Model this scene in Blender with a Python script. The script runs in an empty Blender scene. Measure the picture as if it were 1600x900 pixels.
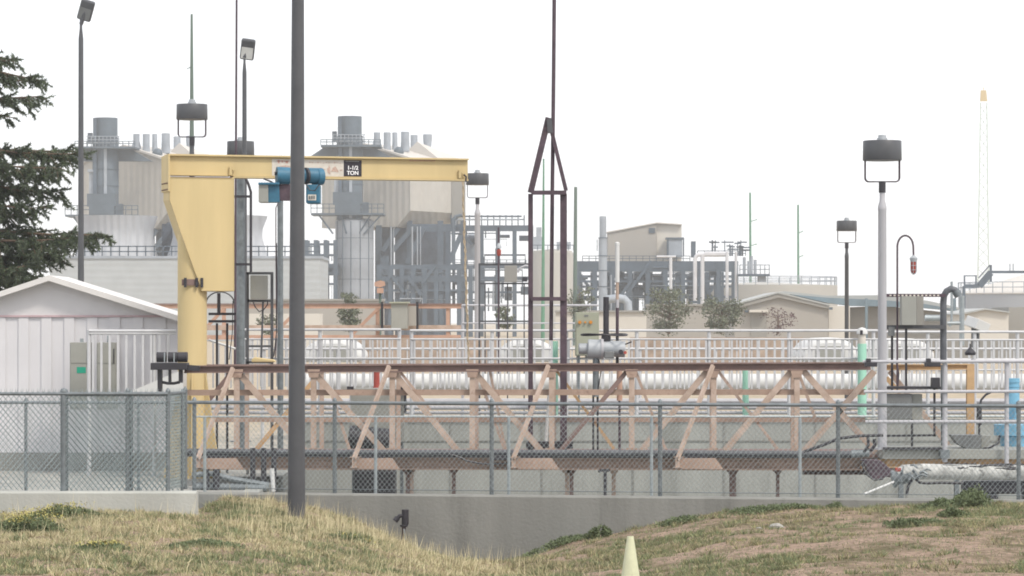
import bpy, math, random
import numpy as np
from mathutils import Vector, Matrix
R = math.radians
random.seed(7)
rng = np.random.default_rng(11)
scene = bpy.context.scene
COL = scene.collection

# ------------------------------------------------------------------ camera
F = 4950.0          # focal length in pixels of a 1600 px wide frame
HY = 500.0          # height of the horizon in that frame
ZE = 3.0            # eye height above the plant yard
cam_d = bpy.data.cameras.new("camera"); cam = bpy.data.objects.new("camera", cam_d); COL.objects.link(cam)
cam.location = (0, 0, ZE); cam.rotation_euler = (R(90), 0, 0)
cam_d.sensor_width = 36; cam_d.lens = 36 * F / 1600
cam_d.shift_y = (HY - 450) / 1600
cam_d.clip_start = 0.5; cam_d.clip_end = 8000
scene.camera = cam

# ------------------------------------------------------------------ sky, sun, exposure
SUN_EL, SUN_AZ = 50, 140      # azimuth measured clockwise from +Y: the sun stands to the right, behind the camera
w = bpy.data.worlds.new("World"); scene.world = w; w.use_nodes = True
nt = w.node_tree; nt.nodes.clear()
out = nt.nodes.new('ShaderNodeOutputWorld'); bg = nt.nodes.new('ShaderNodeBackground')
sky = nt.nodes.new('ShaderNodeTexSky'); sky.sky_type = 'NISHITA'; sky.sun_disc = False
sky.sun_elevation = R(SUN_EL); sky.sun_rotation = R(SUN_AZ); sky.dust_density = 3.0; sky.air_density = 1.0
mix = nt.nodes.new('ShaderNodeMixRGB'); mix.inputs[0].default_value = 0.72      # thin bright cloud over the whole sky
mix.inputs[2].default_value = (12.0, 12.2, 12.6, 1)
nt.links.new(sky.outputs[0], mix.inputs[1]); nt.links.new(mix.outputs[0], bg.inputs[0])
bg.inputs[1].default_value = 0.10
nt.links.new(bg.outputs[0], out.inputs[0])
sd = bpy.data.lights.new("sun", 'SUN'); sd.energy = 1.9; sd.angle = R(10); sd.color = (1, .93, .82)
so = bpy.data.objects.new("sun", sd); COL.objects.link(so)
saz = R(SUN_AZ); sdir = Vector((math.sin(saz) * math.cos(R(SUN_EL)), math.cos(saz) * math.cos(R(SUN_EL)), math.sin(R(SUN_EL))))
so.rotation_euler = sdir.to_track_quat('Z', 'Y').to_euler()
so.location = (30, -30, 60)
scene.view_settings.view_transform = 'Standard'; scene.view_settings.look = 'None'
scene.view_settings.gamma = 1; scene.view_settings.exposure = 0.45
scene.view_settings.use_curve_mapping = False
try:
    scene.cycles.volume_bounces = 1; scene.cycles.filter_width = 1.8
except Exception: pass

# ------------------------------------------------------------------ helpers
def W(px, py, Y): return Vector(((px - 800) / F * Y, Y, ZE + (HY - py) / F * Y))
def X(px, Y): return (px - 800) / F * Y
def Z(py, Y): return ZE + (HY - py) / F * Y
def S(n, Y): return n * Y / F          # size of n pixels at distance Y

def mat(name, col, rough=.7, metal=0., var=.12, scale=3., bump=0., bscale=None, col2=None, spec=.4, streak=False, detail=6, spots=None):
    m = bpy.data.materials.new(name); m.use_nodes = True
    n = m.node_tree.nodes; l = m.node_tree.links
    b = n['Principled BSDF']; b.inputs['Roughness'].default_value = rough; b.inputs['Metallic'].default_value = metal
    b.inputs['Specular IOR Level'].default_value = spec
    tc = n.new('ShaderNodeTexCoord'); ge = n.new('ShaderNodeMapping')
    l.new(tc.outputs['Object'], ge.inputs[0])
    if streak: ge.inputs['Scale'].default_value = (1, 1, .12)
    no = n.new('ShaderNodeTexNoise'); no.inputs['Scale'].default_value = scale; no.inputs['Detail'].default_value = detail
    no.inputs['Roughness'].default_value = .65
    l.new(ge.outputs[0], no.inputs['Vector'])
    r = n.new('ShaderNodeValToRGB'); r.color_ramp.elements[0].position = .3; r.color_ramp.elements[1].position = .7
    a = tuple(max(0, c * (1 - var)) for c in col); c2 = col2 if col2 else tuple(min(1, c * (1 + var)) for c in col)
    r.color_ramp.elements[0].color = (*a, 1); r.color_ramp.elements[1].color = (*c2, 1)
    l.new(no.outputs['Fac'], r.inputs[0])
    if spots:                # stains, rust or grime: (colour, scale, threshold, amount, stretched downward?)
        sc, ss, th, am, dn = spots
        mp = n.new('ShaderNodeMapping'); l.new(tc.outputs['Object'], mp.inputs[0])
        if dn: mp.inputs['Scale'].default_value = (1, 1, .15)
        n3 = n.new('ShaderNodeTexNoise'); n3.inputs['Scale'].default_value = ss; n3.inputs['Detail'].default_value = 8; n3.inputs['Roughness'].default_value = .7
        l.new(mp.outputs[0], n3.inputs['Vector'])
        mr = n.new('ShaderNodeMapRange'); mr.inputs[1].default_value = th; mr.inputs[2].default_value = th+.12; mr.inputs[4].default_value = am; l.new(n3.outputs['Fac'], mr.inputs[0])
        mx = n.new('ShaderNodeMixRGB'); mx.inputs[2].default_value = (*sc, 1); l.new(mr.outputs[0], mx.inputs[0]); l.new(r.outputs[0], mx.inputs[1]); l.new(mx.outputs[0], b.inputs['Base Color'])
    else: l.new(r.outputs[0], b.inputs['Base Color'])
    if bump:
        n2 = n.new('ShaderNodeTexNoise'); n2.inputs['Scale'].default_value = bscale or scale * 6; n2.inputs['Detail'].default_value = 5
        l.new(tc.outputs['Object'], n2.inputs['Vector'])
        bu = n.new('ShaderNodeBump'); bu.inputs['Strength'].default_value = bump; bu.inputs['Distance'].default_value = .02
        l.new(n2.outputs['Fac'], bu.inputs['Height']); l.new(bu.outputs[0], b.inputs['Normal'])
    return m

def ribbed(name, col, period, axis='X', depth=.6, rough=.6, dist=.05):
    """painted metal cladding with ribs running up the wall"""
    m = mat(name, col, rough, var=.06, scale=.6)
    n = m.node_tree.nodes; l = m.node_tree.links
    tc = n.new('ShaderNodeTexCoord'); sp = n.new('ShaderNodeSeparateXYZ'); l.new(tc.outputs['Object'], sp.inputs[0])
    mm = n.new('ShaderNodeMath'); mm.operation = 'MULTIPLY'; mm.inputs[1].default_value = 2 * math.pi / period
    l.new(sp.outputs[axis], mm.inputs[0])
    si = n.new('ShaderNodeMath'); si.operation = 'SINE'; l.new(mm.outputs[0], si.inputs[0])
    bu = n.new('ShaderNodeBump'); bu.inputs['Strength'].default_value = depth; bu.inputs['Distance'].default_value = dist
    l.new(si.outputs[0], bu.inputs['Height']); l.new(bu.outputs[0], n['Principled BSDF'].inputs['Normal'])
    return m

class MB:
    def __init__(s): s.v = []; s.f = []; s.mi = []; s.cur = 0
    def add(s, vs, fs):
        o = len(s.v); s.v += [tuple(v) for v in vs]; s.f += [tuple(i + o for i in f) for f in fs]; s.mi += [s.cur] * len(fs)
    def box(s, x0, x1, y0, y1, z0, z1):
        s.add([(x0,y0,z0),(x1,y0,z0),(x1,y1,z0),(x0,y1,z0),(x0,y0,z1),(x1,y0,z1),(x1,y1,z1),(x0,y1,z1)],
              [(0,3,2,1),(4,5,6,7),(0,1,5,4),(1,2,6,5),(2,3,7,6),(3,0,4,7)])
    def bxp(s, px0, px1, py0, py1, Y, d):      # box whose front face stands at distance Y
        s.box(X(px0, Y), X(px1, Y), Y, Y + d, Z(py1, Y), Z(py0, Y))
    def obox(s, c, sx, sy, sz, M):
        pts = []
        for dz in (-.5, .5):
            for dx, dy in ((-.5,-.5),(.5,-.5),(.5,.5),(-.5,.5)):
                pts.append(Vector(c) + M @ Vector((dx*sx, dy*sy, dz*sz)))
        s.add(pts, [(0,3,2,1),(4,5,6,7),(0,1,5,4),(1,2,6,5),(2,3,7,6),(3,0,4,7)])
    def bar(s, a, b, w, h=None, up=Vector((0,0,1))):
        a = Vector(a); b = Vector(b); h = h or w; d = (b - a).normalized()
        if abs(d.dot(up)) > .98: up = Vector((0,1,0))
        sd = d.cross(up).normalized(); u2 = sd.cross(d).normalized(); pts = []
        for p in (a, b):
            for i, j in ((-1,-1),(1,-1),(1,1),(-1,1)): pts.append(p + sd*(i*w/2) + u2*(j*h/2))
        s.add(pts, [(0,1,2,3),(7,6,5,4),(0,4,5,1),(1,5,6,2),(2,6,7,3),(3,7,4,0)])
    def ibeam(s, a, b, w, h, t=.015, up=Vector((0,0,1))):
        a = Vector(a); b = Vector(b); d = (b-a).normalized()
        if abs(d.dot(up)) > .98: up = Vector((0,1,0))
        sd = d.cross(up).normalized(); u2 = sd.cross(d).normalized()
        s.bar(a + u2*(h/2-t/2), b + u2*(h/2-t/2), w, t, up); s.bar(a - u2*(h/2-t/2), b - u2*(h/2-t/2), w, t, up)
        s.bar(a, b, t, h-2*t, up)
    def cyl(s, a, b, r1, r2=None, n=16, cap=True):
        a = Vector(a); b = Vector(b); r2 = r1 if r2 is None else r2; d = (b-a).normalized()
        up = Vector((0,0,1)) if abs(d.z) < .9 else Vector((1,0,0))
        e1 = d.cross(up).normalized(); e2 = d.cross(e1).normalized(); pts = []
        for p, r in ((a, r1), (b, r2)):
            for k in range(n):
                t = 2*math.pi*k/n; pts.append(p + e1*(r*math.cos(t)) + e2*(r*math.sin(t)))
        fs = [(k, (k+1)%n, n+(k+1)%n, n+k) for k in range(n)]
        if cap: fs += [tuple(range(n-1,-1,-1)), tuple(range(n, 2*n))]
        s.add(pts, fs)
    def tube(s, pts, r, n=8):
        P = [Vector(p) for p in pts]; m = len(P); rings = []; e = None
        for i in range(m):
            d = (P[min(i+1, m-1)] - P[max(i-1, 0)]).normalized()
            if e is None:
                up = Vector((0,0,1)) if abs(d.z) < .9 else Vector((1,0,0)); e = d.cross(up).normalized()
            e = (e - d*e.dot(d)).normalized(); e2 = d.cross(e)
            rr = r[i] if isinstance(r, (list, tuple)) else r
            rings += [P[i] + e*(rr*math.cos(2*math.pi*k/n)) + e2*(rr*math.sin(2*math.pi*k/n)) for k in range(n)]
        fs = []
        for i in range(m-1):
            for k in range(n): fs.append((i*n+k, i*n+(k+1)%n, (i+1)*n+(k+1)%n, (i+1)*n+k))
        fs += [tuple(range(n-1,-1,-1)), tuple(range((m-1)*n, m*n))]
        s.add(rings, fs)
    def lathe(s, c, prof, n=24, cap=True):      # prof = [(radius, z)]
        c = Vector(c); pts = []
        for r, z in prof:
            for k in range(n):
                t = 2*math.pi*k/n; pts.append(c + Vector((r*math.cos(t), r*math.sin(t), z)))
        fs = []
        for i in range(len(prof)-1):
            for k in range(n): fs.append((i*n+k, i*n+(k+1)%n, (i+1)*n+(k+1)%n, (i+1)*n+k))
        if cap: fs += [tuple(range(n-1,-1,-1)), tuple(range((len(prof)-1)*n, len(prof)*n))]
        s.add(pts, fs)
    def prism(s, poly, o, e1, e2, e3, d0, d1):  # poly (a,b) -> o + a e1 + b e2, swept along e3 from d0 to d1
        n = len(poly); o = Vector(o)
        pts = [o + e1*a + e2*b + e3*d0 for a, b in poly] + [o + e1*a + e2*b + e3*d1 for a, b in poly]
        s.add(pts, [tuple(range(n-1,-1,-1)), tuple(range(n, 2*n))] + [(k, (k+1)%n, n+(k+1)%n, n+k) for k in range(n)])
    def prp(s, poly, Y, d):                     # outline given where it is seen, at distance Y, of depth d
        s.prism([(X(a, Y), Z(b, Y)) for a, b in poly], (0, Y, 0), Vector((1,0,0)), Vector((0,0,1)), Vector((0,1,0)), 0, d)
    def ball(s, c, r, n=12, sq=1.0):
        prof = [(max(1e-4, r*math.sin(math.pi*i/(n//2+2))), -r*sq*math.cos(math.pi*i/(n//2+2))) for i in range(n//2+3)]
        s.lathe(c, prof, n)
    def text(s, txt, size, o, e1, e2, e3, depth=.004, align='CENTER'):
        cu = bpy.data.curves.new('t', 'FONT'); cu.body = txt; cu.size = size; cu.extrude = depth; cu.align_x = align; cu.align_y = 'CENTER'
        cu.offset = size * .02
        ob = bpy.data.objects.new('t', cu); COL.objects.link(ob)
        dg = bpy.context.evaluated_depsgraph_get(); me = bpy.data.meshes.new_from_object(ob.evaluated_get(dg))
        o = Vector(o); s.add([o + e1*v.co.x + e2*v.co.y + e3*v.co.z for v in me.vertices], [tuple(p.vertices) for p in me.polygons])
        bpy.data.objects.remove(ob); bpy.data.meshes.remove(me); bpy.data.curves.remove(cu)
    def build(s, name, m, parent=None, origin=None, smooth=False, bevel=0):
        o0 = Vector(origin) if origin is not None else (parent_loc(parent) if parent is not None else Vector((0,0,0)))
        RM = parent_rot(parent)
        me = bpy.data.meshes.new(name)
        if parent is not None:
            Ri = RM.inverted(); vs = [Ri @ (Vector(v) - parent_loc(parent)) for v in s.v]; o0 = None
        else: vs = [Vector(v) - o0 for v in s.v]
        me.from_pydata(vs, [], s.f); ms = m if isinstance(m, (list, tuple)) else [m]
        for x in ms: me.materials.append(x)
        if len(ms) > 1: me.polygons.foreach_set('material_index', s.mi)
        if smooth:
            me.polygons.foreach_set('use_smooth', [len(f) <= 4 for f in s.f])
            try: me.set_sharp_from_angle(angle=R(40))
            except Exception: pass
        me.update()
        ob = bpy.data.objects.new(name, me); COL.objects.link(ob)
        if parent is not None: ob.parent = parent
        else: ob.location = o0
        if bevel:
            bm = ob.modifiers.new('bevel', 'BEVEL'); bm.width = bevel; bm.segments = 2; bm.limit_method = 'ANGLE'
        return ob

def parent_loc(p):
    v = Vector((0,0,0))
    while p is not None: v += Vector(p.location); p = p.parent      # only the top one is ever moved
    return v
def parent_rot(p): return Matrix.Identity(3)

def tag(o, label=None, cat=None, group=None, kind=None):
    if label: o['label'] = label
    if cat: o['category'] = cat
    if group: o['group'] = group
    if kind: o['kind'] = kind
    return o
def thing(name, label, cat, loc, group=None):
    o = bpy.data.objects.new(name, None); COL.objects.link(o); o.location = loc; o.empty_display_size = .3
    return tag(o, label, cat, group)
def copy_tree(o, parent=None):
    c = o.copy(); COL.objects.link(c)
    if parent is not None: c.parent = parent
    for ch in list(o.children): copy_tree(ch, c)
    return c
EX, EY, EZ = Vector((1,0,0)), Vector((0,1,0)), Vector((0,0,1))

# ------------------------------------------------------------------ materials
M = dict(
 conc=mat('concrete', (.215,.215,.20), .9, var=.14, spots=((.12,.12,.11), 1.1, .55, .5, True), scale=1.6, bump=.35, bscale=22, streak=True),
 conc_l=mat('pale_concrete', (.395,.40,.37), .9, var=.1, spots=((.24,.24,.21), 1.4, .57, .45, True), scale=2.0, bump=.3, bscale=22, streak=True),
 conc_b=mat('basin_concrete', (.295,.30,.28), .9, var=.18, spots=((.15,.155,.14), .9, .52, .6, True), scale=1.1, bump=.3, bscale=9, streak=True),
 galv=mat('galvanised_steel', (.30,.33,.34), .5, .55, var=.2, scale=9),
 galv_d=mat('weathered_galvanised_steel', (.17,.19,.20), .55, .4, var=.25, scale=9),
 wire=mat('fence_wire', (.36,.40,.40), .5, .3, var=.15, scale=5), wire_d=mat('dull_fence_wire', (.30,.35,.355), .55, .3, var=.2, scale=5), pgreen=mat('green_treated_pole', (.07,.20,.12), .8, var=.2, scale=1),
 alu=mat('aluminium_railing', (.50,.50,.51), .5, .2, var=.08, scale=4),
 alu_w=mat('pale_painted_pole', (.40,.395,.415), .5, .1, spots=((.22,.19,.17), 9, .6, .5, True), var=.10, scale=5, streak=True),
 dark=mat('dark_bronze_paint', (.075,.077,.083), .45, .1, var=.12, scale=3),
 black=mat('black_paint', (.03,.028,.034), .5, var=.2, scale=4),
 purp=mat('rusty_brown_paint', (.065,.042,.055), .6, spots=((.17,.11,.10), 6, .58, .5, False), var=.35, scale=5),
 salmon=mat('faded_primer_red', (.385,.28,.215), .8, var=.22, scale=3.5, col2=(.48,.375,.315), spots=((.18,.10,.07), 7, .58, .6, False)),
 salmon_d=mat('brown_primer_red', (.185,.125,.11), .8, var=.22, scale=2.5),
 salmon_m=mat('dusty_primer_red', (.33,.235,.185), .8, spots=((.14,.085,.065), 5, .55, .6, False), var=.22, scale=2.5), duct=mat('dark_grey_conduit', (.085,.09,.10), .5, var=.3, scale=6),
 orange=mat('orange_primer', (.46,.30,.16), .8, var=.2, scale=2.5),
 orange_f=mat('far_orange_primer', (.41,.26,.195), .8, var=.15, scale=2.5),
 yellow=mat('faded_yellow_paint', (.53,.415,.215), .65, spots=((.33,.19,.09), 5.5, .655, .6, True), var=.09, scale=1.6, streak=True),
 blue=mat('blue_hoist_paint', (.03,.125,.20), .5, var=.2, scale=6),
 blue_l=mat('light_blue_paint', (.16,.36,.50), .5, var=.2, scale=6),
 white=mat('white_paint', (.54,.54,.53), .6, var=.05, scale=2),
 whited=mat('scuffed_white_panel', (.56,.52,.46), .65, var=.12, scale=7),
 lines=mat('weathered_pipe_lagging', (.42,.42,.40), .8, var=.4, scale=5, bump=.5, spots=((.06,.06,.055), 4, .56, .8, False)),
 shed=ribbed('white_metal_siding', (.58,.57,.59), .3, 'X', .0),
 shedtrim=mat('white_trim', (.60,.58,.565), .6, var=.05),
 shedgab=mat('white_gable_sheet', (.58,.565,.575), .65, var=.04, scale=1.5),
 cab=mat('grey_cabinet_paint', (.27,.27,.245), .6, var=.06, scale=2),
 cab_d=mat('dark_grey_cabinet_paint', (.15,.155,.155), .6, var=.1, scale=2),
 cab_g=mat('olive_grey_cabinet_paint', (.30,.31,.24), .6, var=.06, scale=2),
 green_s=mat('green_sticker', (.01,.26,.17), .6),
 mint=mat('mint_green_paint', (.29,.54,.42), .5, var=.08, scale=4),
 red=mat('red_paint', (.33,.06,.045), .5, var=.1),
 knob=mat('amber_lens', (.55,.22,.03), .3),
 cone=mat('faded_cone_plastic', (.52,.53,.36), .6, spots=((.30,.29,.22), 14, .56, .5, True), var=.1, scale=6),
 acto=mat('grey_actuator_casting', (.36,.38,.40), .5, .2, var=.1, scale=8),
 txt=mat('white_lettering', (.85,.85,.85), .6), blackp=mat('black_sign_board', (.022,.018,.026), .5),
 brownp=mat('faded_brown_print', (.46,.33,.27), .7, var=.3, scale=30), redp=mat('faded_red_print', (.46,.26,.21), .7, var=.3, scale=20),
 chain=mat('yellow_rope', (.42,.34,.24), .85, var=.35, scale=30),
 lensm=mat('lamp_lens', (.5,.5,.48), .3), ambl=mat('red_beacon_glass', (.30,.045,.03), .25, var=.1),
 cclad=ribbed('beige_cladding', (.40,.38,.345), 1.2, 'X', .45, dist=.08),
 croof=mat('pale_roof_sheet', (.52,.49,.45), .6, var=.05, scale=.2),
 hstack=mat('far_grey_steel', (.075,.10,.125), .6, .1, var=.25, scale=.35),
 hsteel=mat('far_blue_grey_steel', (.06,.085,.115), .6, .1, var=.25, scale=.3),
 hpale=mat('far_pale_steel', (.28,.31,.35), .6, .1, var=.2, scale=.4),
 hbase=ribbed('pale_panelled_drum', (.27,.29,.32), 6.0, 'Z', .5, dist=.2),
 hdark=mat('far_dark_machinery_and_shade', (.045,.06,.085), .7, var=.4, scale=.5),
 shroud=ribbed('pale_corrugated_shroud', (.38,.39,.41), 1.0, 'X', .6, dist=.1),
 ctw=ribbed('grey_louvred_cladding', (.36,.38,.39), .9, 'Z', .25, dist=.03),
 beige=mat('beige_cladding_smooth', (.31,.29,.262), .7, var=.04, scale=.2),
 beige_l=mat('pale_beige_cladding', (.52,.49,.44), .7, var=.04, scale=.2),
 beige_d=mat('dark_tan_cladding', (.25,.24,.22), .7, var=.04, scale=.2),  # darker tan than the other cladding colours
 groof=mat('grey_roof_sheet', (.33,.34,.33), .6, var=.05, scale=.2),
 bluetrim=mat('blue_grey_roof_trim', (.14,.19,.22), .6, var=.15, scale=.3),
 tankm=mat('tank_grey_paint', (.33,.345,.37), .6, var=.05, scale=.1),
 tankt=mat('tank_beige_paint', (.35,.335,.305), .6, var=.05, scale=.1),
 pipew=mat('insulated_white_pipe', (.52,.52,.54), .5, .1, var=.12, scale=.5),
 wood=mat('treated_wood_pole', (.11,.15,.13), .8, var=.2, scale=1, streak=True),
 needle=mat('spruce_needles', (.085,.105,.07), .8, var=.4, scale=4), needle2=mat('young_spruce_needles', (.09,.12,.06), .8, var=.3, scale=4),
 bark=mat('bark', (.13,.09,.065), .9, var=.3, scale=8),
 pine=mat('pine_needles', (.13,.145,.10), .85, var=.35, scale=.8), bushd=mat('purple_brown_twigs', (.10,.06,.065), .85, var=.3, scale=2),
 weed=mat('weed_leaves', (.12,.15,.075), .8, var=.4, scale=8), weedy=mat('yellow_flower_heads', (.36,.32,.10), .8, var=.2, scale=8),
 rock=mat('pale_stone', (.33,.315,.29), .9, var=.3, scale=20, bump=.5),
 brick=mat('buff_brick', (.33,.26,.21), .85, var=.3, scale=2.5),
)

# ------------------------------------------------------------------ terrain in front of the walls
TX = [-40, -8, -4.3, -2.9, -2.0, -1.3, -.8, -.2, .9, 1.7, 2.9, 4.6, 7.5, 14, 40]
TB = [.45, .455, .42, .22, -.1, -.42, -.55, -.58, -.24, -.03, .22, .31, .40, .45, .5]      # at Y=46
TM = [.45, .46, .45, .37, .20, .0, -.12, -.17, -.05, .02, .24, .36, .42, .45, .5]         # at Y=41
TF = [.52, .53, .52, .45, .36, .26, .18, .12, .17, .22, .30, .38, .46, .5, .5]            # at Y=33
def terrain(x, y):
    b = np.interp(x, TX, TB); m = np.interp(x, TX, TM); f = np.interp(x, TX, TF)
    def sm(t): t = np.clip(t, 0, 1); return t*t*(3-2*t)
    z = np.where(y > 41, m + (b-m)*np.clip((y-41)/5, 0, 1), f + (m-f)*np.clip((y-33)/8, 0, 1))
    z = np.where(y < 33, f + (1.35 - f)*sm((33-y)/30), z)
    z = z + .018*np.sin(x*2.3+y*1.1) + .014*np.sin(x*5.1-y*2.7+1) + .01*np.sin(y*7.3+x*3.3)
    return z
def terr(x, y): return float(terrain(np.array(x, float), np.array(y, float)))

WA = Vector((X(307, 47), 47, 0)); WB = Vector((7.27, 45, 0)); WD = (WB-WA).normalized(); WN = Vector((WD.y, -WD.x, 0))  # WN faces the camera
if WN.y > 0: WN = -WN
def wp(px):                                   # the point of the main wall line seen at column px
    u = (px-800)/F; t = (u*WA.y - WA.x) / (WD.x - u*WD.y); return WA + WD*t

def soil_mat():
    m = bpy.data.materials.new('dry_turf_soil'); m.use_nodes = True; n = m.node_tree.nodes; l = m.node_tree.links
    b = n['Principled BSDF']; b.inputs['Roughness'].default_value = .95; b.inputs['Specular IOR Level'].default_value = .1
    tc = n.new('ShaderNodeTexCoord')
    n1 = n.new('ShaderNodeTexNoise'); n1.inputs['Scale'].default_value = 1.1; n1.inputs['Detail'].default_value = 6; n1.inputs['Roughness'].default_value = .7
    n2 = n.new('ShaderNodeTexNoise'); n2.inputs['Scale'].default_value = 14; n2.inputs['Detail'].default_value = 6
    for q in (n1, n2): l.new(tc.outputs['Object'], q.inputs['Vector'])
    r1 = n.new('ShaderNodeValToRGB'); e = r1.color_ramp.elements
    e[0].position = .40; e[0].color = (.17, .14, .085, 1); e[1].position = .56; e[1].color = (.37, .27, .21, 1)
    r2 = n.new('ShaderNodeValToRGB'); e = r2.color_ramp.elements
    e[0].position = .35; e[0].color = (.55, .55, .52, 1); e[1].position = .7; e[1].color = (1, 1, 1, 1)
    l.new(n1.outputs['Fac'], r1.inputs[0]); l.new(n2.outputs['Fac'], r2.inputs[0])
    mx = n.new('ShaderNodeMixRGB'); mx.blend_type = 'MULTIPLY'; mx.inputs[0].default_value = 1
    l.new(r1.outputs[0], mx.inputs[1]); l.new(r2.outputs[0], mx.inputs[2]); l.new(mx.outputs[0], b.inputs['Base Color'])
    bu = n.new('ShaderNodeBump'); bu.inputs['Strength'].default_value = 1.0; bu.inputs['Distance'].default_value = .06
    l.new(n2.outputs['Fac'], bu.inputs['Height']); l.new(bu.outputs[0], b.inputs['Normal'])
    return m
xs = np.concatenate([np.linspace(-40, -9, 16), np.linspace(-8.8, 8.8, 150), np.linspace(9, 40, 16)])
ys = np.concatenate([np.linspace(-12, 29, 30), np.linspace(29.2, 47.0, 130)])
gx, gy = np.meshgrid(xs, ys); gz = terrain(gx, gy)
# the sheet stops at the walls
yl = np.where(gx < X(307, 42) - .05, 42.1, 47 + (gx - WA.x) * (WD.y/WD.x) + .1)
gy2 = np.minimum(gy, yl); gz = terrain(gx, gy2)
mb = MB(); nx, ny = len(xs), len(ys)
mb.v = list(zip(gx.ravel().tolist(), gy2.ravel().tolist(), gz.ravel().tolist()))
mb.f = [(j*nx+i, j*nx+i+1, (j+1)*nx+i+1, (j+1)*nx+i) for j in range(ny-1) for i in range(nx-1)]; mb.mi = [0]*len(mb.f)
tag(mb.build('hill', soil_mat(), smooth=True), kind='structure')

# the yard behind the walls, a sheet to the horizon
gm = bpy.data.materials.new('yard_gravel'); gm.use_nodes = True; n = gm.node_tree.nodes; l = gm.node_tree.links
b = n['Principled BSDF']; b.inputs['Roughness'].default_value = .95
tc = n.new('ShaderNodeTexCoord'); sp = n.new('ShaderNodeSeparateXYZ'); l.new(tc.outputs['Object'], sp.inputs[0])
mr = n.new('ShaderNodeMapRange'); mr.inputs[1].default_value = 66; mr.inputs[2].default_value = 95; l.new(sp.outputs['Y'], mr.inputs[0])
n1 = n.new('ShaderNodeTexNoise'); n1.inputs['Scale'].default_value = 1.3; n1.inputs['Detail'].default_value = 8; l.new(tc.outputs['Object'], n1.inputs['Vector'])
ra = n.new('ShaderNodeValToRGB'); e = ra.color_ramp.elements; e[0].position = .35; e[1].position = .65; e[0].color = (.24,.235,.215,1); e[1].color = (.34,.33,.30,1)
rb = n.new('ShaderNodeValToRGB'); e = rb.color_ramp.elements; e[0].position = .35; e[1].position = .65; e[0].color = (.27,.23,.15,1); e[1].color = (.42,.33,.24,1)
l.new(n1.outputs['Fac'], ra.inputs[0]); l.new(n1.outputs['Fac'], rb.inputs[0])
mx = n.new('ShaderNodeMixRGB'); l.new(mr.outputs[0], mx.inputs[0]); l.new(ra.outputs[0], mx.inputs[1]); l.new(rb.outputs[0], mx.inputs[2]); l.new(mx.outputs[0], b.inputs['Base Color'])
BX = -4.4; FLZ = -1.2; BY = 66.0          # basin: left side, floor level, far side
mb = MB(); xr = X(307, 42) - .1
mb.add([(-2500, 42.15, 0), (xr, 42.15, 0), (-4.75, 47.2, 0), (-2500, 47.2, 0)], [(0,1,2,3)])
mb.add([(-2500, 47.2, 0), (BX-.1, 47.2, 0), (BX-.1, 2800, 0), (-2500, 2800, 0)], [(0,1,2,3)])
mb.add([(BX-.1, BY+.1, 0), (2500, BY+.1, 0), (2500, 2800, 0), (BX-.1, 2800, 0)], [(0,1,2,3)])
tag(mb.build('yard_ground', gm), kind='structure')
# dry lawn strip beyond the near left fence
mb = MB(); mb.add([(-30, 47.6, .004), (X(262, 47.6), 47.6, .004), (X(262, 53.5), 53.5, .004), (-30, 53.5, .004)], [(0,1,2,3)])
tag(mb.build('grass_strip', mat('dry_lawn', (.30,.25,.13), .95, var=.35, scale=6, col2=(.22,.24,.10))), kind='structure')

# ------------------------------------------------------------------ walls
def wallbox(mb, a, b, z0, z1, t, ch=.025, n_out=None):
    """wall between plan points a, b (front face line), thickness t away from the camera, chamfered top"""
    a = Vector((*a, 0)); b = Vector((*b, 0)); d = (b-a).normalized(); nn = Vector((-d.y, d.x, 0)) if n_out is None else n_out
    prof = [(0, z0), (0, z1-ch), (ch, z1), (t-ch, z1), (t, z1-ch), (t, z0)]
    L = (b-a).length
    mb.prism(prof, a, nn, EZ, d, 0, L)
mb = MB(); xc = X(307, 42)
ZL = Z(768, 42)
wallbox(mb, (-16, 42), (xc, 42), -.6, ZL, .25)
tag(mb.build('left_retaining_wall', M['conc_l'], origin=(-10, 42, 0)), 'pale concrete retaining wall under the near chain-link fence at left', 'wall')
mb = MB(); wallbox(mb, (xc+.02, 42.255), (-4.72, 46.9), -.6, .44, .22)
tag(mb.build('return_wall', M['conc_l'], origin=(xc, 44.5, 0)), 'short pale concrete return wall running back to the long grey wall', 'wall')
mb = MB(); ZM = .442
a = WA - WD*2.0; b_ = WB + WD*9
wallbox(mb, (a.x, a.y), (b_.x, b_.y), -1.2, ZM, .25)
wall = tag(mb.build('retaining_wall', M['conc'], origin=(0, 46, 0)), 'long darker grey concrete retaining wall under the long chain-link fence', 'wall')

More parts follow.
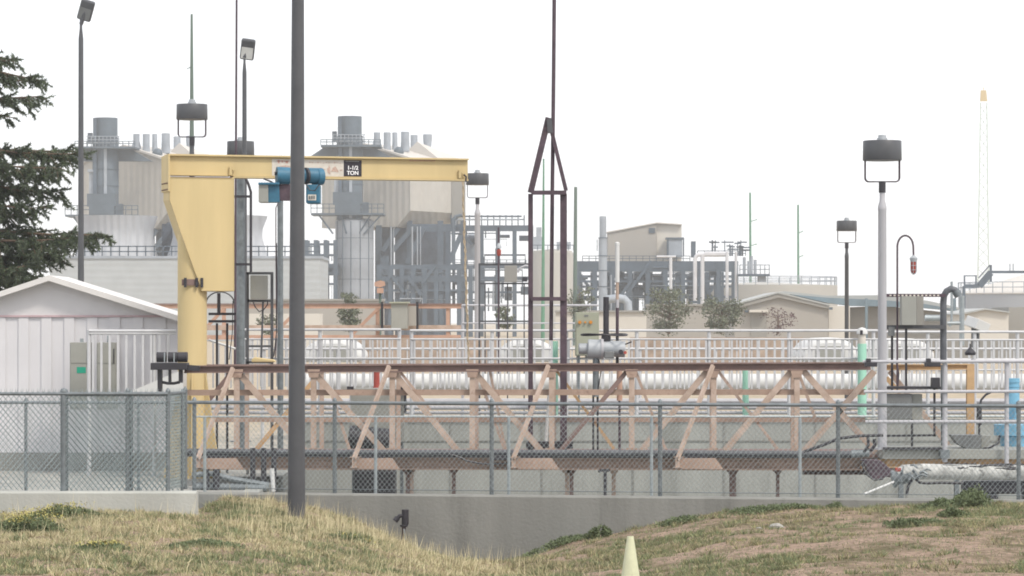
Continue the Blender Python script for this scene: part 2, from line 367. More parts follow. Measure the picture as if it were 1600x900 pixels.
# ------------------------------------------------------------------ chain-link fences
def chain(mb, p0, p1, z0, z1, pitch=.072, r=.0021, top=True):
    p0 = Vector((p0[0], p0[1], 0)); p1 = Vector((p1[0], p1[1], 0)); L = (p1-p0).length; d = (p1-p0).normalized(); H = z1-z0
    nn = Vector((-d.y, d.x, 0)); k = 1.18; dx = H/k
    for sgn in (1, -1):
        s = -dx if sgn > 0 else 0
        off = .003*sgn
        n_ = int((L+dx)/pitch)+1
        for i in range(n_):
            u0 = s + i*pitch; z = [0, H]; u = [u0, u0 + dx] if sgn > 0 else [u0, u0 - dx]
            # clip to 0..L
            t0, t1 = 0., 1.
            du = u[1]-u[0]
            ta, tb = (0-u[0])/du, (L-u[0])/du
            if ta > tb: ta, tb = tb, ta
            t0 = max(t0, ta); t1 = min(t1, tb)
            if t1 - t0 < .02: continue
            A = p0 + d*(u[0]+du*t0) + EZ*(z0 + H*t0) + nn*off; B = p0 + d*(u[0]+du*t1) + EZ*(z0 + H*t1) + nn*off
            dd = (B-A).normalized(); e1 = dd.cross(nn).normalized()*r; e2 = nn*r
            o = [e1, -e1*.5+e2*.87, -e1*.5-e2*.87]
            mb.add([A+q for q in o]+[B+q for q in o], [(0,1,4,3),(1,2,5,4),(2,0,3,5)])
            if top:    # twisted ends above the rail
                if t1 > .999: T = B
                else: continue
                mb.add([T+q for q in o]+[T+EZ*.04+q*.3 for q in o], [(0,1,4,3),(1,2,5,4),(2,0,3,5)])

def fence(name, label, pts, posts, z0, z1, zr, group=None, fat=(), r=.024, rail_r=.022, wm='wire', pm='galv_d', wr=.0021, loc=None, bottom=False):
    t = thing(name, label, 'fence', loc or (pts[0][0], pts[0][1], z0), group)
    for i in range(len(pts)-1):
        mb = MB(); chain(mb, pts[i], pts[i+1], z0+.02, z1, r=wr); mb.build('wire_mesh', M[wm], t)
    mb = MB(); mb.tube([(p[0], p[1], zr) for p in pts], rail_r, 8); mb.build('top_rail', M[pm], t, smooth=True)
    if bottom:
        mb = MB(); mb.tube([(p[0], p[1]-.01, z0+.06) for p in pts], .006, 5); mb.build('bottom_wire', M[pm], t)
    for i, (x, y) in enumerate(posts):
        rr = r*1.5 if i in fat else r
        mb = MB(); mb.cyl((x, y+.03, z0-.02), (x, y+.03, zr+.02), rr, n=12); mb.lathe((x, y+.03, zr+.02), [(rr*1.1, 0), (rr*1.1, .02), (rr*.6, .05), (.002, .06)], 12)
        mb.build('post', M[pm], t, smooth=True)
    return t
# near left, on the pale wall
YL = 42.13
x262 = X(262, YL); far = (X(289, 42.95), 42.95)
zt = Z(613, YL)
fence('chain_link_fence', 'silvery chain-link fence on the pale wall at left, with its corner turning back', [(-15, YL), (x262, YL), far],
      [(X(99, YL), YL), (X(199, YL), YL), (x262, YL), (far[0], far[1]), (X(-160, YL), YL)], ZL, zt+.01, zt-.02, fat=(0,), wm='wire_d', wr=.0056, r=.03)
YG2 = 42.75
fence('chain_link_gate', 'rolling chain-link gate leaf parked behind the right half of the near left fence', [(X(104, YG2), YG2), (X(284, YG2), YG2)],
      [(X(104, YG2), YG2), (X(205, YG2), YG2), (X(284, YG2), YG2)], .35, Z(617, YG2), Z(617, YG2), wm='wire_d', wr=.0052, r=.02, rail_r=.02)
# long main fence
pp = [wp(p) + WN*-.12 for p in (289, 1760)]
ZF = 1.775
fence('long_chain_link_fence', 'long low chain-link fence on the grey wall, five posts and a dark top rail', [(pp[0].x, pp[0].y), (pp[1].x, pp[1].y)],
      [tuple((wp(p) + WN*-.12)[:2]) for p in (300, 520, 766, 1030, 1309, 1592)], ZM, ZF+.02, ZF, wr=.0029, bottom=True, rail_r=.026, r=.031)
# a second fence farther left at the back
fence('rear_chain_link_fence', 'chain-link fence seen dimly behind the near left fence', [(-16, 47.3), (X(286, 47.3), 47.3)],
      [(X(40, 47.3), 47.3), (X(216, 47.3), 47.3)], 0, Z(629, 47.3), Z(629, 47.3), wr=.003)

# ------------------------------------------------------------------ basin behind the main fence
t = thing('clarifier_basin', 'open concrete basin with a long stained wall behind the salmon truss bridge', 'basin', (6, BY, 0))
mb = MB(); mb.box(BX, 34, BY, BY+.3, FLZ-.2, Z(652, 66)-.03); mb.build('basin_wall', M['conc_b'], t)
mb = MB(); mb.box(BX-.3, BX, 47.35, BY+.3, FLZ-.2, .015); mb.build('basin_side_wall', M['conc_b'], t)
mb = MB(); mb.box(BX, 34, 45, BY, FLZ-.2, FLZ); mb.build('basin_floor', M['conc_b'], t)
mb = MB()
for k in range(14): mb.box(BX+1.2+k*1.9, BX+1.24+k*1.9, BY-.012, BY, FLZ, Z(653, 66)-.03)
mb.build('basin_joint', M['conc'], t)
mb = MB(); mb.box(BX, 34, BY-.02, BY, Z(690, 66), Z(688, 66)); mb.build('water_line', M['conc'], t)
mb = MB(); mb.tube([(BX, BY-.08, Z(652, 66)+.02), (34, BY-.08, Z(652, 66)+.02)], .03, 6); mb.build('rim_pipe', M['galv'], t, smooth=True)
for pyy, YY, rr, nm in ((627, 68, .06, 'pipe'), (637, 67.5, .045, 'pipe'), (645, 67.2, .035, 'pipe')):
    mb = MB(); mb.tube([(-12, YY, Z(pyy, YY)), (X(1640, YY), YY, Z(pyy, YY))], rr, 8); mb.build(nm, M['alu_w'], t, smooth=True)

# low galvanised pipe railing between fence and truss
t = thing('pipe_railing', 'thin galvanised pipe railing just behind the long chain-link fence', 'railing', (X(300, 52), 52, 0))
mb = MB(); mb.tube([(X(300, 52), 52, Z(651, 52)), (X(1262, 52), 52, Z(651, 52))], .016, 6); mb.build('rail', M['galv'], t, smooth=True)
for p in (320, 587, 795, 1018, 1250):
    mb = MB(); mb.cyl((X(p, 52), 52, 0), (X(p, 52), 52, Z(651, 52)), .026, n=8); mb.build('post', M['galv'], t, smooth=True)

# ------------------------------------------------------------------ walkway truss over the basin
YT = 58.; YB = 60.5
def yt(px): return YT
def bridge():
    t = thing('walkway_truss', 'long faded salmon steel truss bridge spanning the basin behind the fence', 'bridge', W(820, 735, YT))
    def part(n, f, m='salmon', sm=False):
        mb = MB(); f(mb); return mb.build(n, M[m], t, smooth=sm)
    zt_l = Z(578, YT); zt_r = Z(572.5, YT)
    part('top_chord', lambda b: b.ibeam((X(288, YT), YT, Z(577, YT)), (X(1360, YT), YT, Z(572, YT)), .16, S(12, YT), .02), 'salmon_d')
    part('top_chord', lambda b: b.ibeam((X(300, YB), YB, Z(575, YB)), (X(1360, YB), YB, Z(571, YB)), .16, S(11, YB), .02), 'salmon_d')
    # mid rails (back face)
    part('mid_rail', lambda b: b.bar(W(292, 613.5, YT+.12), W(1352, 612.5, YT+.12), .06, S(9, YT)), 'salmon_m')
    part('mid_rail', lambda b: b.bar(W(300, 656, YB), W(1352, 656, YB), .05, S(7, YB)), 'salmon_m')
    # bottom chords and deck
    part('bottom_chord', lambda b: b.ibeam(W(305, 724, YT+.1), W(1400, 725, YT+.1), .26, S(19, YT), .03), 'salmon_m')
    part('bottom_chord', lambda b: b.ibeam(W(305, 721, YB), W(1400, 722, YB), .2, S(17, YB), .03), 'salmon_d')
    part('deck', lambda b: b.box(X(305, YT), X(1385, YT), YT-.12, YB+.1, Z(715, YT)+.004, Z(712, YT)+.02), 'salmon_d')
    for p in range(320, 1380, 62):
        part('cross_beam', lambda b: b.bar(W(p, 722, YT+.15), W(p, 722, YT+.15)+Vector((0, 2.2, 0)), .08, .14), 'salmon_d')
    fv = [370, 490, 613, 738, 862, 987, 1115, 1245]
    for i, p in enumerate(fv):
        part('front_post', lambda b: b.ibeam(W(p, 711, YT), W(p, 579, YT), .10, S(8, YT), .016), 'salmon')
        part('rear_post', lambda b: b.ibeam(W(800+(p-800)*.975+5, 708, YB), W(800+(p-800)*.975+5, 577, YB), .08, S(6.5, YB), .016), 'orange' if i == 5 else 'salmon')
    W_ = lambda px, py, o=0: W(px, py, YT+.03+o)
    front = [((487,578),(600,705)), ((612,578),(716,705)), ((737,576),(846,705)), ((1108,576),(1001,705)), ((1240,576),(1132,705)), ((1252,576),(1369,707)), ((1366,580),(1255,707)), ((370,579),(478,705))]
    for (a, c) in front: part('diagonal', lambda b: b.bar(W_(*a), W_(*c), .07, S(9.5, YT)), 'salmon')
    part('diagonal', lambda b: b.bar(W_(983, 576), W_(875, 705), .07, S(7, YT)), 'salmon_d')
    rear = [((366,577),(262,703)), ((505,577),(400,703)), ((765,577),(790,702)), ((515,605),(546,702)), ((622,577),(672,640)), ((868,577),(960,702)), ((992,577),(1040,702)), ((1246,577),(1276,660)), ((745,577),(788,702)), ((1120,577),(1215,702))]
    for k, (a, c) in enumerate(rear):
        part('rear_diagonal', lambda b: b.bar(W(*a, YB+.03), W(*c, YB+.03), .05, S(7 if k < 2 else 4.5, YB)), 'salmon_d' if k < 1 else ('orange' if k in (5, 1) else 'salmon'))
    for p in (370, 490, 612, 738, 860, 987, 1114, 1245):
        part('gusset_plate', lambda b: b.prp([(p-10, 577), (p+10, 577), (p+7, 590), (p-7, 590)], YT-.075, .02), 'salmon_m')
        part('gusset_plate', lambda b: b.prp([(p-8, 700), (p+8, 700), (p+11, 713), (p-11, 713)], YT-.075, .02), 'salmon_m')
    for (a, c) in (((364,573),(309,717)), ((608,570),(553,717)), ((857,569),(802,717)), ((1114,569),(1058,719))):
        part('outrigger_brace', lambda b: b.bar(W(a[0], a[1]+2, YT-.16), W(c[0], c[1], YT-1.0), .05, S(6.5, YT)), 'salmon')
        part('outrigger', lambda b: b.ibeam(W(c[0]-2, 722, YT-1.0)+Vector((0,-.05,0)), W(c[0]+12, 722, YT+.1)+Vector((0,0,0)), .1, .2, .015), 'salmon')
        part('outrigger_plate', lambda b: b.prp([(c[0]-3, 716), (c[0]+60, 716), (c[0]+72, 733), (c[0]-3, 733)], YT-.6, .05), 'salmon_m')
    for x0, x1, m in ((634, 641, 'salmon_d'), (706, 712, 'salmon_d'), (883, 889, 'salmon'), (890, 896, 'salmon_d'), (956, 962, 'salmon'), (1140, 1150, 'salmon_d'), (1213, 1218, 'salmon_d'), (641, 646, 'salmon')):
        part('leg', lambda b: b.bxp(x0, x1, 733, 852, YT+.4, .1), m)
        part('leg_bracket', lambda b: b.prp([(x0-7, 734), (x1+5, 734), (x1, 741), (x0, 741)], YT+.36, .03), m)
    def conduit(b):
        b.tube([W(285, 705, YT-.2), W(560, 707, YT-.2), W(900, 707, YT-.2), W(1345, 709, YT-.2)], .05, 8)
        b.tube([W(285, 711, YT-.12), W(1330, 713.5, YT-.12)], .03, 8)
    part('conduit', conduit, 'duct', True)
    part('cable', lambda b: b.tube([W(x, y, YT-.26) for x, y in ((700,709),(715,713),(730,720),(750,724),(768,725),(800,724))]+[W(802, 722, YT-.26)], .02, 6), 'black', True)
    for x0, x1 in ((315, 356), (560, 600), (768, 802), (812, 850), (1068, 1106)):
        part('grating', lambda b: b.bxp(x0, x1, 711.5, 719, YT-.32, .1), 'black')
    part('stub_bracket', lambda b: (b.bxp(943, 948, 733, 790, YT-.3, .06), b.bxp(938, 953, 733, 737, YT-.32, .1), b.ball(W(937, 736, YT-.28), .03)), 'black')
    # right hand tail beam, orange
    part('end_beam', lambda b: b.ibeam(W(1345, 724, YT-.1), W(1572, 724, YT-.1), .2, S(14, YT), .02), 'orange')
    part('lower_beam', lambda b: b.ibeam(W(1258, 735, YT-.05)+Vector((0,.5,0)), W(1385, 735, YT-.05)+Vector((0,.5,0)), .2, S(17, YT), .02), 'salmon_d')
    return t
truss = bridge()
for x0, x1, Y_ in ((400, 412, 60), (500, 510, 60), (745, 765, 60), (972, 990, 60), (1215, 1235, 60)): pass

# dark end truck at the left end of the truss
t = thing('end_truck', 'black wheeled end truck of the truss, in front of the yellow crane column', 'machine part', W(262, 610, YT-.3))
mb = MB(); mb.bxp(235, 292, 567, 578, YT-.5, .45); mb.build('frame', M['black'], t, bevel=.01)
mb = MB(); mb.bar(W(290, 574, YT-.3), W(312, 576, YT-.3), .2, .1); mb.build('coupling', M['black'], t)
for a, c in ((245, 260), (263, 277), (278, 293)):
    mb = MB(); mb.cyl(W(a, 558, YT-.3), W(c, 558, YT-.3), S(8.0, YT), n=18); mb.build('roller', M['black'], t, smooth=True)
for a, c, e in ((246, 253, 612), (263, 267, 599), (279, 285, 598)):
    mb = MB(); mb.bxp(a, c, 578, e, YT-.35, .12); mb.build('hanger', M['black'], t)
mb = MB(); mb.tube([W(253, 597, YT-.3), W(262, 599, YT-.3), W(272, 599, YT-.3), W(281, 597, YT-.3)], .03, 6); mb.build('tie_bar', M['black'], t, smooth=True)
for a in (257, 272):
    mb = MB(); mb.cyl(W(a, 566, YT-.52), W(a, 551, YT-.52), .012, n=6); mb.build('bolt', M['galv'], t)

# ------------------------------------------------------------------ railings behind the truss
def railing(name, label, x0, x1, Y, ytop, rails, pk_top, pk_bot, pitch, posts, m='alu', group=None, skip=(), zb=None, pr=.021):
    t = thing(name, label, 'railing', (X((x0+x1)/2, Y), Y, Z(pk_bot, Y)), group)
    for i, ry in enumerate([ytop]+list(rails)):
        mb = MB(); mb.tube([W(x0, ry, Y-.02), W(x1, ry, Y-.02)], .027 if i == 0 else .019, 8); mb.build('rail', M[m], t, smooth=True)
    mb = MB(); p = x0 + pitch*.5
    while p < x1: mb.bar(W(p, pk_bot, Y), W(p, pk_top, Y), pr*2, pr*2); p += pitch
    mb.build('pickets', M[m], t)
    for p in posts:
        mb = MB(); mb.cyl((X(p, Y), Y+.02, zb if zb is not None else Z(pk_bot+22, Y)), (X(p, Y), Y+.02, Z(ytop-1, Y)), .04, n=10); mb.build('post', M[m], t, smooth=True)
    return t
railing('picket_railing', 'white aluminium picket railing left of the gap near the middle', 470, 626, 66.2, 515, (529.5, 560), 528, 604, 13.2, [500, 549, 624], zb=.94)
railing('picket_railing', 'long white aluminium picket railing right of the gap, above the truss', 641, 1376, 66.2, 516.5, (530, 560), 529, 606, 13.4, [643, 769, 885, 995, 1108, 1233, 1365], zb=.94)
railing('picket_railing', 'white picket railing behind the control frame at far right', 1380, 1640, 66.2, 518.5, (531, 562), 530, 606, 12.8, [1450, 1523, 1590], zb=.94)
railing('picket_railing', 'white picket railing in front of the white shed siding', 139, 275, 60.8, 517, (521,), 521, 612, 13, [139, 241], zb=0)
railing('picket_railing', 'white picket railing between the dark frame and the crane', 375, 460, 66.2, 515, (530, 560), 528, 604, 13, [440], zb=0)
railing('rear_picket_railing', 'second row of pale railing glimpsed through the front pickets', 385, 1640, 71, 545, (561, 578), 530, 612, 11.7, list(range(410, 1640, 118)), zb=0, pr=.015)
# sloping stair rail
t = thing('stair_railing', 'small white sloping stair railing behind the control stand legs', 'railing', W(350, 565, 66))
mb = MB(); mb.tube([W(326, 531, 66), W(368, 545, 66)], .025, 8); mb.build('rail', M['white'], t, smooth=True)
mb = MB(); [mb.bar(W(p, 606, 66), W(p, 534+(p-330)*.3, 66), .03) for p in (333, 342, 352, 361)]; mb.build('pickets', M['alu'], t)

# white process pipe and covers
t = thing('process_pipe', 'thick long white pipe running behind the pickets', 'pipe', W(900, 604, 75))
mb = MB(); mb.cyl(W(455, 597, 75), W(1620, 597, 75), S(13, 75), n=20); mb.build('pipe', M['white'], t, smooth=True)
for p in (520, 690, 905, 1080, 1240, 1420, 1560):
    mb = MB(); mb.cyl(W(p, 597, 75), W(p+4, 597, 75), S(14, 75), n=20); mb.build('band', M['alu'], t, smooth=True)
def cover(label, x0, x1, y0, Y=78):
    t = thing('white_cover', label, 'tank cover', W((x0+x1)/2, 562, Y), 'white rounded covers behind the railing')
    poly = [(x0, 566), (x0+2, 552), (x0+14, y0+6), (x0+34, y0), (x1-34, y0-1), (x1-14, y0+6), (x1-2, 552), (x1, 566)]
    mb = MB(); mb.prp(poly, Y, 3.0); mb.build('shell', M['white'], t, bevel=.12, smooth=True)
    mb = MB(); mb.bxp(x0+25, x1-25, 541, 566, Y-.03, .1); mb.build('opening', M['cab'], t)
cover('white rounded cover right of the big dark lamp post', 470, 568, 530)
cover('white rounded cover left of the rusty A-frame', 775, 872, 531)
cover('white rounded cover beyond the mint pipe at right', 1250, 1345, 529)
cover('white rounded cover behind the tall white lamp pole', 1352, 1462, 530)
# pinkish kerb walls in the yard
for nm, x0, x1, y0, y1, Y, m, lab in (
    ('low_wall', 560, 780, 528, 560, 92, 'brick', 'low pinkish brick wall seen through the pickets beside the gap'),
    ('low_wall', 985, 1255, 527, 560, 92, 'brick', 'low buff brick wall seen through the pickets below the pines'),
    ('low_wall', 1462, 1640, 530, 560, 92, 'beige_d', 'low tan wall seen through the pickets at far right')):
    mb = MB(); mb.bxp(x0, x1, y0, y1+8, Y, .3); tag(mb.build(nm, M[m], origin=W((x0+x1)/2, y1, Y)), lab, 'wall')
mb = MB(); mb.cyl(W(588, 606, 68.5), W(588, 582, 68.5), .075, n=14); mb.lathe(W(588, 582, 68.5), [(.08, 0), (.07, .04), (.01, .07)], 14)
tag(mb.build('red_marker_post', M['red'], origin=W(588, 606, 68.5), smooth=True), 'short dull red post behind the pickets by the truss', 'post')

# ------------------------------------------------------------------ shed at left
YS = 63.
t = thing('white_shed', 'white metal shed with low gable roof at left', 'shed', (X(60, YS), YS, 0))
mb = MB()
mb.box(-18, X(283, YS), YS, YS+2.2, Z(707, YS), Z(495, YS))
x = -18.0
while x < X(283, YS)-.25: mb.box(x, x+.2, YS-.03, YS+.01, Z(707, YS), Z(495, YS)-.01); x += .455
mb.build('wall', M['shed'], t)
mb = MB(); mb.box(-18, X(282, YS), YS-.04, YS+2.2, 0, Z(707, YS)-.002); mb.build('plinth', M['conc'], t)
mb = MB(); mb.prp([(-130, 494), (278, 494), (78, 437)], YS-.02, .1); mb.build('gable', M['shedgab'], t)
mb = MB(); mb.bxp(-130, 283, 492.5, 495.5, YS-.05, .04); mb.build('drip_trim', mat('pinkish_trim', (.45,.33,.35), .6), t)
for a, c in (((76,430),(300,500)), ((76,430),(-160,508))):
    mb = MB(); A = Vector(W(*a, YS-.35)); B = Vector(W(*c, YS-.35)); dn = Vector((0,0,-.11))
    vs = [A, B, B+dn, A+dn]; vs2 = [v+Vector((0,2.8,0)) for v in vs]
    mb.add(vs+vs2, [(0,1,2,3),(7,6,5,4),(0,4,5,1),(1,5,6,2),(2,6,7,3),(3,7,4,0)]); mb.build('roof', M['shedtrim'], t)
YC = 61.5
for i, (x0, x1, lab) in enumerate(((109, 140, 'grey electrical cabinet with a green sticker against the shed'), (151, 181, 'grey electrical cabinet behind the railing, right of the one with the sticker'))):
    t = thing('electrical_cabinet', lab, 'cabinet', W((x0+x1)/2, 640, YC), 'grey cabinets on the shed wall')
    mb = MB(); mb.bxp(x0, x1, 535, 640, YC, .35); mb.build('box', M['cab'], t, bevel=.01)
    mb = MB(); mb.bxp(x0+1.5, x1-1.5, 537, 567, YC-.012, .013); mb.build('door', M['cab'], t)
    mb = MB(); mb.bxp(x0+1.5, x1-1.5, 569, 636, YC-.012, .013); mb.build('door', M['cab'], t)
    mb = MB(); mb.cyl(W(x0+19, 536, YC+.15), W(x0+19, 529 if i == 0 else 524, YC+.15), .035, n=10); mb.build('vent_pipe', M['galv'], t)
    if i == 0:
        mb = MB(); mb.bxp(120, 134, 573.5, 583, YC-.018, .005); mb.build('sticker', M['green_s'], t)
    mb = MB(); mb.bxp(x1-4, x1-2.5, 545, 568, YC-.03, .02); mb.build('handle', M['black'], t)
mb = MB(); mb.prism([(0,0),(1.0,.42),(1.0,0)], W(203, 612, 59.5), EX, EZ, EY, 0, .8)
tag(mb.build('sloped_cover', M['white'], origin=W(240, 612, 59.5)), 'small white sloped cover beside the crane base', 'cover')
# ------------------------------------------------------------------ yellow jib crane
YK = 60.
yaw = R(17); U = Vector((math.cos(yaw), math.sin(yaw), 0)); V = Vector((-math.sin(yaw), math.cos(yaw), 0))   # U along the beam, V away from the camera
O = Vector((X(265, YK), YK, 0)) + V*.32
t = thing('jib_crane', 'faded yellow jib crane with a long horizontal beam marked 1-1/2 TON', 'crane', Vector((O.x, O.y, 0)) + U*.5)
def zz(py): return ZE + (HY-py)*YK/F
cc = O + U*.5
mb = MB(); mb.cyl((cc.x, cc.y, 0), (cc.x, cc.y, zz(300)), .28, n=32); mb.build('column', M['yellow'], t, smooth=True)
mb = MB(); mb.cyl((cc.x, cc.y, .0), (cc.x, cc.y, .04), .6, n=24); mb.build('base_plate', M['yellow'], t)
for k in range(6):
    q = R(60*k + 35); e = Vector((math.cos(q), math.sin(q), 0))
    mb = MB(); mb.prism([(.27, .04), (.62, .04), (.29, zz(582))], cc, e, EZ, e.cross(EZ), -.012, .012); mb.build('base_rib', M['yellow'], t)
mb = MB()
mb.prism([(0, zz(276)), (1.25, zz(276)), (1.25, zz(455)), (.62, zz(455)), (.20, zz(360)), (0, zz(312))], O, U, EZ, V, -.32, .32)
mb.build('bracket', M['yellow'], t, bevel=.008)
mb = MB(); ed = [(0.01, zz(278)), (1.24, zz(278)), (1.24, zz(454)), (.625, zz(454)), (.205, zz(360)), (.01, zz(313))]
mb.tube([O+U*a_+EZ*b_+V*-.322 for a_, b_ in ed+[ed[0]]], .007, 5); mb.build('weld_seam', M['yellow'], t)
mb = MB(); mb.tube([O+U*1.2+EZ*(zz(276)-.005)+V*-.325, O+U*.02+EZ*(zz(276)-.005)+V*-.325], .006, 5); mb.build('joint_line', M['salmon_d'], t)
mb = MB(); mb.prism([(-.03, zz(299)), (0, zz(299)), (0, zz(242)), (-.03, zz(242))], O, U, EZ, V, -.36, .36); mb.build('end_plate', M['yellow'], t)
mb = MB()
for py in (286, 296):
    for vv in (-.28, -.16, -.04, .08, .2): mb.cyl(O+U*-.03+V*vv+EZ*zz(py), O+U*-.055+V*vv+EZ*zz(py), .014, n=6)
mb.build('bolts', M['salmon_d'], t)
mb = MB(); mb.bar(cc+V*-.29+U*-.26+EZ*zz(441), cc+V*-.29+U*.3+EZ*zz(441), .03, .12); mb.build('bearing_block', M['salmon_d'], t)
for du in (-.2, .02, .12):
    mb = MB(); mb.bar(cc+V*-.33+U*du+EZ*zz(449), cc+V*-.33+U*du+EZ*zz(434), .05, .05); mb.build('roller_bracket', M['black'], t)
L = 5.93; h0 = zz(276)+.002; h1 = zz(240)
mb = MB(); mb.bar(O+U*0+V*-.0+EZ*((h0+h1)/2), O+U*L+V*-.0+EZ*((h0+h1)/2), .3, h1-h0-.07)
web = mb.build('beam_web', M['yellow'], t)
mb = MB(); mb.bar(O+EZ*(h1-.016), O+U*L+EZ*(h1-.016), .46, .032); mb.build('top_flange', M['yellow'], t)
mb = MB(); mb.bar(O+U*1.26+EZ*(h0+.015), O+U*L+EZ*(h0+.015), .40, .03); mb.build('bottom_flange', M['yellow'], t)
def fr(px):   # where the beam's front web is seen at column px: distance along U
    o = O + V*-.152; u = (px-800)/F; return (u*o.y - o.x) / (U.x - u*U.y)
def onweb(mb, px0, px1, f0, f1, d=.004, off=.0):  # plate on the web; f = fraction of web height from the top
    u0, u1 = fr(px0), fr(px1); z1 = h1-.034-(h1-h0-.07)*f0; z0 = h1-.034-(h1-h0-.07)*f1
    mb.prism([(u0,z0),(u1,z0),(u1,z1),(u0,z1)], O+V*(-.150-off), U, EZ, V, -d, 0); return u0, u1, z0, z1
mb = MB(); onweb(mb, 425, 537, .08, .96); sg = mb.build('logo_board', M['whited'], t)
mb = MB(); A_ = onweb(mb, 537, 565, .08, .94, off=.003); s2 = mb.build('load_sign', M['blackp'], t)
mb = MB(); c_ = O+U*((A_[0]+A_[1])/2)+V*-.160; zz0, zz1 = A_[2], A_[3]
mb.text('1-1/2', .105, c_+EZ*(zz0+(zz1-zz0)*.52), U, EZ, V); mb.text('TON', .105, c_+EZ*(zz0+(zz1-zz0)*.2), U, EZ, V)
mb.build('lettering', M['txt'], s2)
mb = MB(); random.seed(3)
for k in range(9): onweb(mb, 540+k*2.4, 541.6+k*2.4, .12, .17, .002, .008)
mb.build('small_lettering', M['cab'], s2)
mb = MB()
for (a, c, f0, f1) in ((432, 452, .16, .2), (434, 437, .12, .3), (440, 442, .14, .26), (446, 450, .18, .3)): onweb(mb, a, c, f0, f1, .002, .006)
mb.build('faded_lettering', M['redp'], sg)
mb = MB()
def webpoly(mb, pts):
    P = []
    for px, f in pts: P.append((fr(px), h1-.034-(h1-h0-.07)*f))
    mb.prism(P, O+V*-.156, U, EZ, V, -.003, 0)
webpoly(mb, [(486,.60),(493,.52),(502,.50),(509,.60),(500,.70),(488,.68)])
webpoly(mb, [(511,.52),(513,.52),(514,.34),(516,.52),(516,.86),(513,.80),(511,.70)])
webpoly(mb, [(517,.70),(520,.50),(524,.42),(528,.62),(529,.74),(522,.70)])
webpoly(mb, [(531,.60),(535,.58),(535,.64),(531,.66)])
webpoly(mb, [(436,.46),(446,.40),(456,.46),(446,.5)])
mb.build('faded_emblem', M['brownp'], sg)
mb = MB()
for k in range(12): onweb(mb, 483+k*4.3, 485+k*4.3, .2+.02*(k%3), .25+.02*(k%2), .002, .006)
mb.build('faded_lettering', M['brownp'], sg)
mb = MB()
for k in range(11): onweb(mb, 640+k*3.7, 642.6+k*3.7, .01+.02*(k % 2), .08, .002)
mb.build('red_marks', M['redp'], web)
for px in (360, 718):
    mb = MB(); u = fr(px); mb.bar(O+U*u+V*-.19+EZ*(h0+.05), O+U*u+V*-.19+EZ*(h0+.22), .05, .05); mb.bar(O+U*(u-.03)+V*-.2+EZ*(h0+.2), O+U*(u+.08)+V*-.2+EZ*(h0+.14), .03, .03); mb.build('end_stop', M['yellow'], t)
mb = MB(); u = fr(722); mb.tube([O+U*(u+.02)+V*-.2+EZ*(h0+.12), O+U*(u+.07)+V*-.2+EZ*(h0+.08), O+U*(u+.06)+V*-.2+EZ*(h0-.02)], .018, 8); mb.build('hook', M['black'], t)

# rope hanging from the beam end
mb = MB(); pts = []
p0 = O+U*(u+.06)+V*-.2+EZ*(h0-.02); YR = p0.y
for k in range(40):
    f = k/39; py = 284+(565-284)*f; px = 723 + 9*f + .6*math.sin(k*.9); pts.append(W(px, py, YR))
for q in (0, math.pi):
    mb.tube([p + Vector((.016*math.cos(i*1.7+q), .016*math.sin(i*1.7+q), 0)) for i, p in enumerate(pts)], .013, 6)
tag(mb.build('rope', M['chain'], origin=pts[0], smooth=True), 'twisted tan rope hanging from the tip of the yellow beam', 'rope')

# blue hoist
hy = O.y + 3.0*U.y
t = thing('electric_hoist', 'blue electric hoist hanging under the yellow beam, half behind the dark lamp post', 'hoist', W(466, 318, 60.4))
def wp2(px, py, dv=0): return W(px, py, 60.35+dv)
mb = MB(); mb.cyl(wp2(434, 274, -.3)+U*0, wp2(503, 275, -.05), S(12.5, 60), n=20); mb.build('rope_drum', M['blue'], t, smooth=True, bevel=.015)
mb = MB(); mb.cyl(wp2(432, 274, -.32), wp2(452, 275, -.26), S(13.5, 60), n=20); mb.build('drum_end', M['blue'], t, smooth=True)
for px in (454, 477):
    mb = MB(); mb.cyl(wp2(px, 275, -.24), wp2(px+3, 275, -.22), S(13.2, 60), n=20); mb.build('drum_band', M['black'], t, smooth=True)
mb = MB(); mb.cyl(wp2(494, 276, -.1), wp2(504, 276, -.04), S(13.5, 60), n=20); mb.build('motor_end', M['blue'], t, smooth=True, bevel=.02)
mb = MB(); mb.cyl(wp2(429.5, 271, -.34), wp2(432, 271, -.33), S(3, 60), n=10); mb.build('hub', M['black'], t)
mb = MB(); mb.prp([(418,288),(436,285),(437,316),(418,316)], 60.0, .4); mb.build('gearbox', M['blue'], t, bevel=.01)
mb = MB(); mb.bxp(404, 419, 287, 316, 59.95, .45); mb.build('control_box', M['cab'], t, bevel=.01)
mb = MB(); mb.bxp(403.5, 436.5, 285, 288.5, 59.9, .5); mb.build('box_lid', M['blue'], t, bevel=.01)
mb = MB(); mb.bxp(436, 455, 288, 313, 60.05, .3); mb.build('motor_bracket', M['purp'], t)
mb = MB(); mb.bxp(478, 500, 288, 318, 60.15, .4); mb.build('motor_housing', M['blue'], t, bevel=.03)
mb = MB(); mb.bxp(481, 494, 304, 313, 60.135, .012); mb.build('name_plate', M['whited'], t)
mb = MB(); [mb.bxp(482.5+3.5*k, 485+3.5*k, 306, 311, 60.128, .006) for k in range(3)]; mb.build('plate_print', M['cab_d'], t)
mb = MB(); mb.tube([wp2(x_, y_, -.32) for x_, y_ in ((478,288),(484,297),(492,298),(499,288))], .012, 6); mb.tube([wp2(x_, y_, -.32) for x_, y_ in ((412,279),(424,284),(433,291),(438,288))], .02, 6); mb.build('cable', M['black'], t, smooth=True)
for px in (446, 492):
    mb = MB(); mb.bar(wp2(px, 288), wp2(px, 264), .12, .05); mb.build('hanger', M['black'], t)

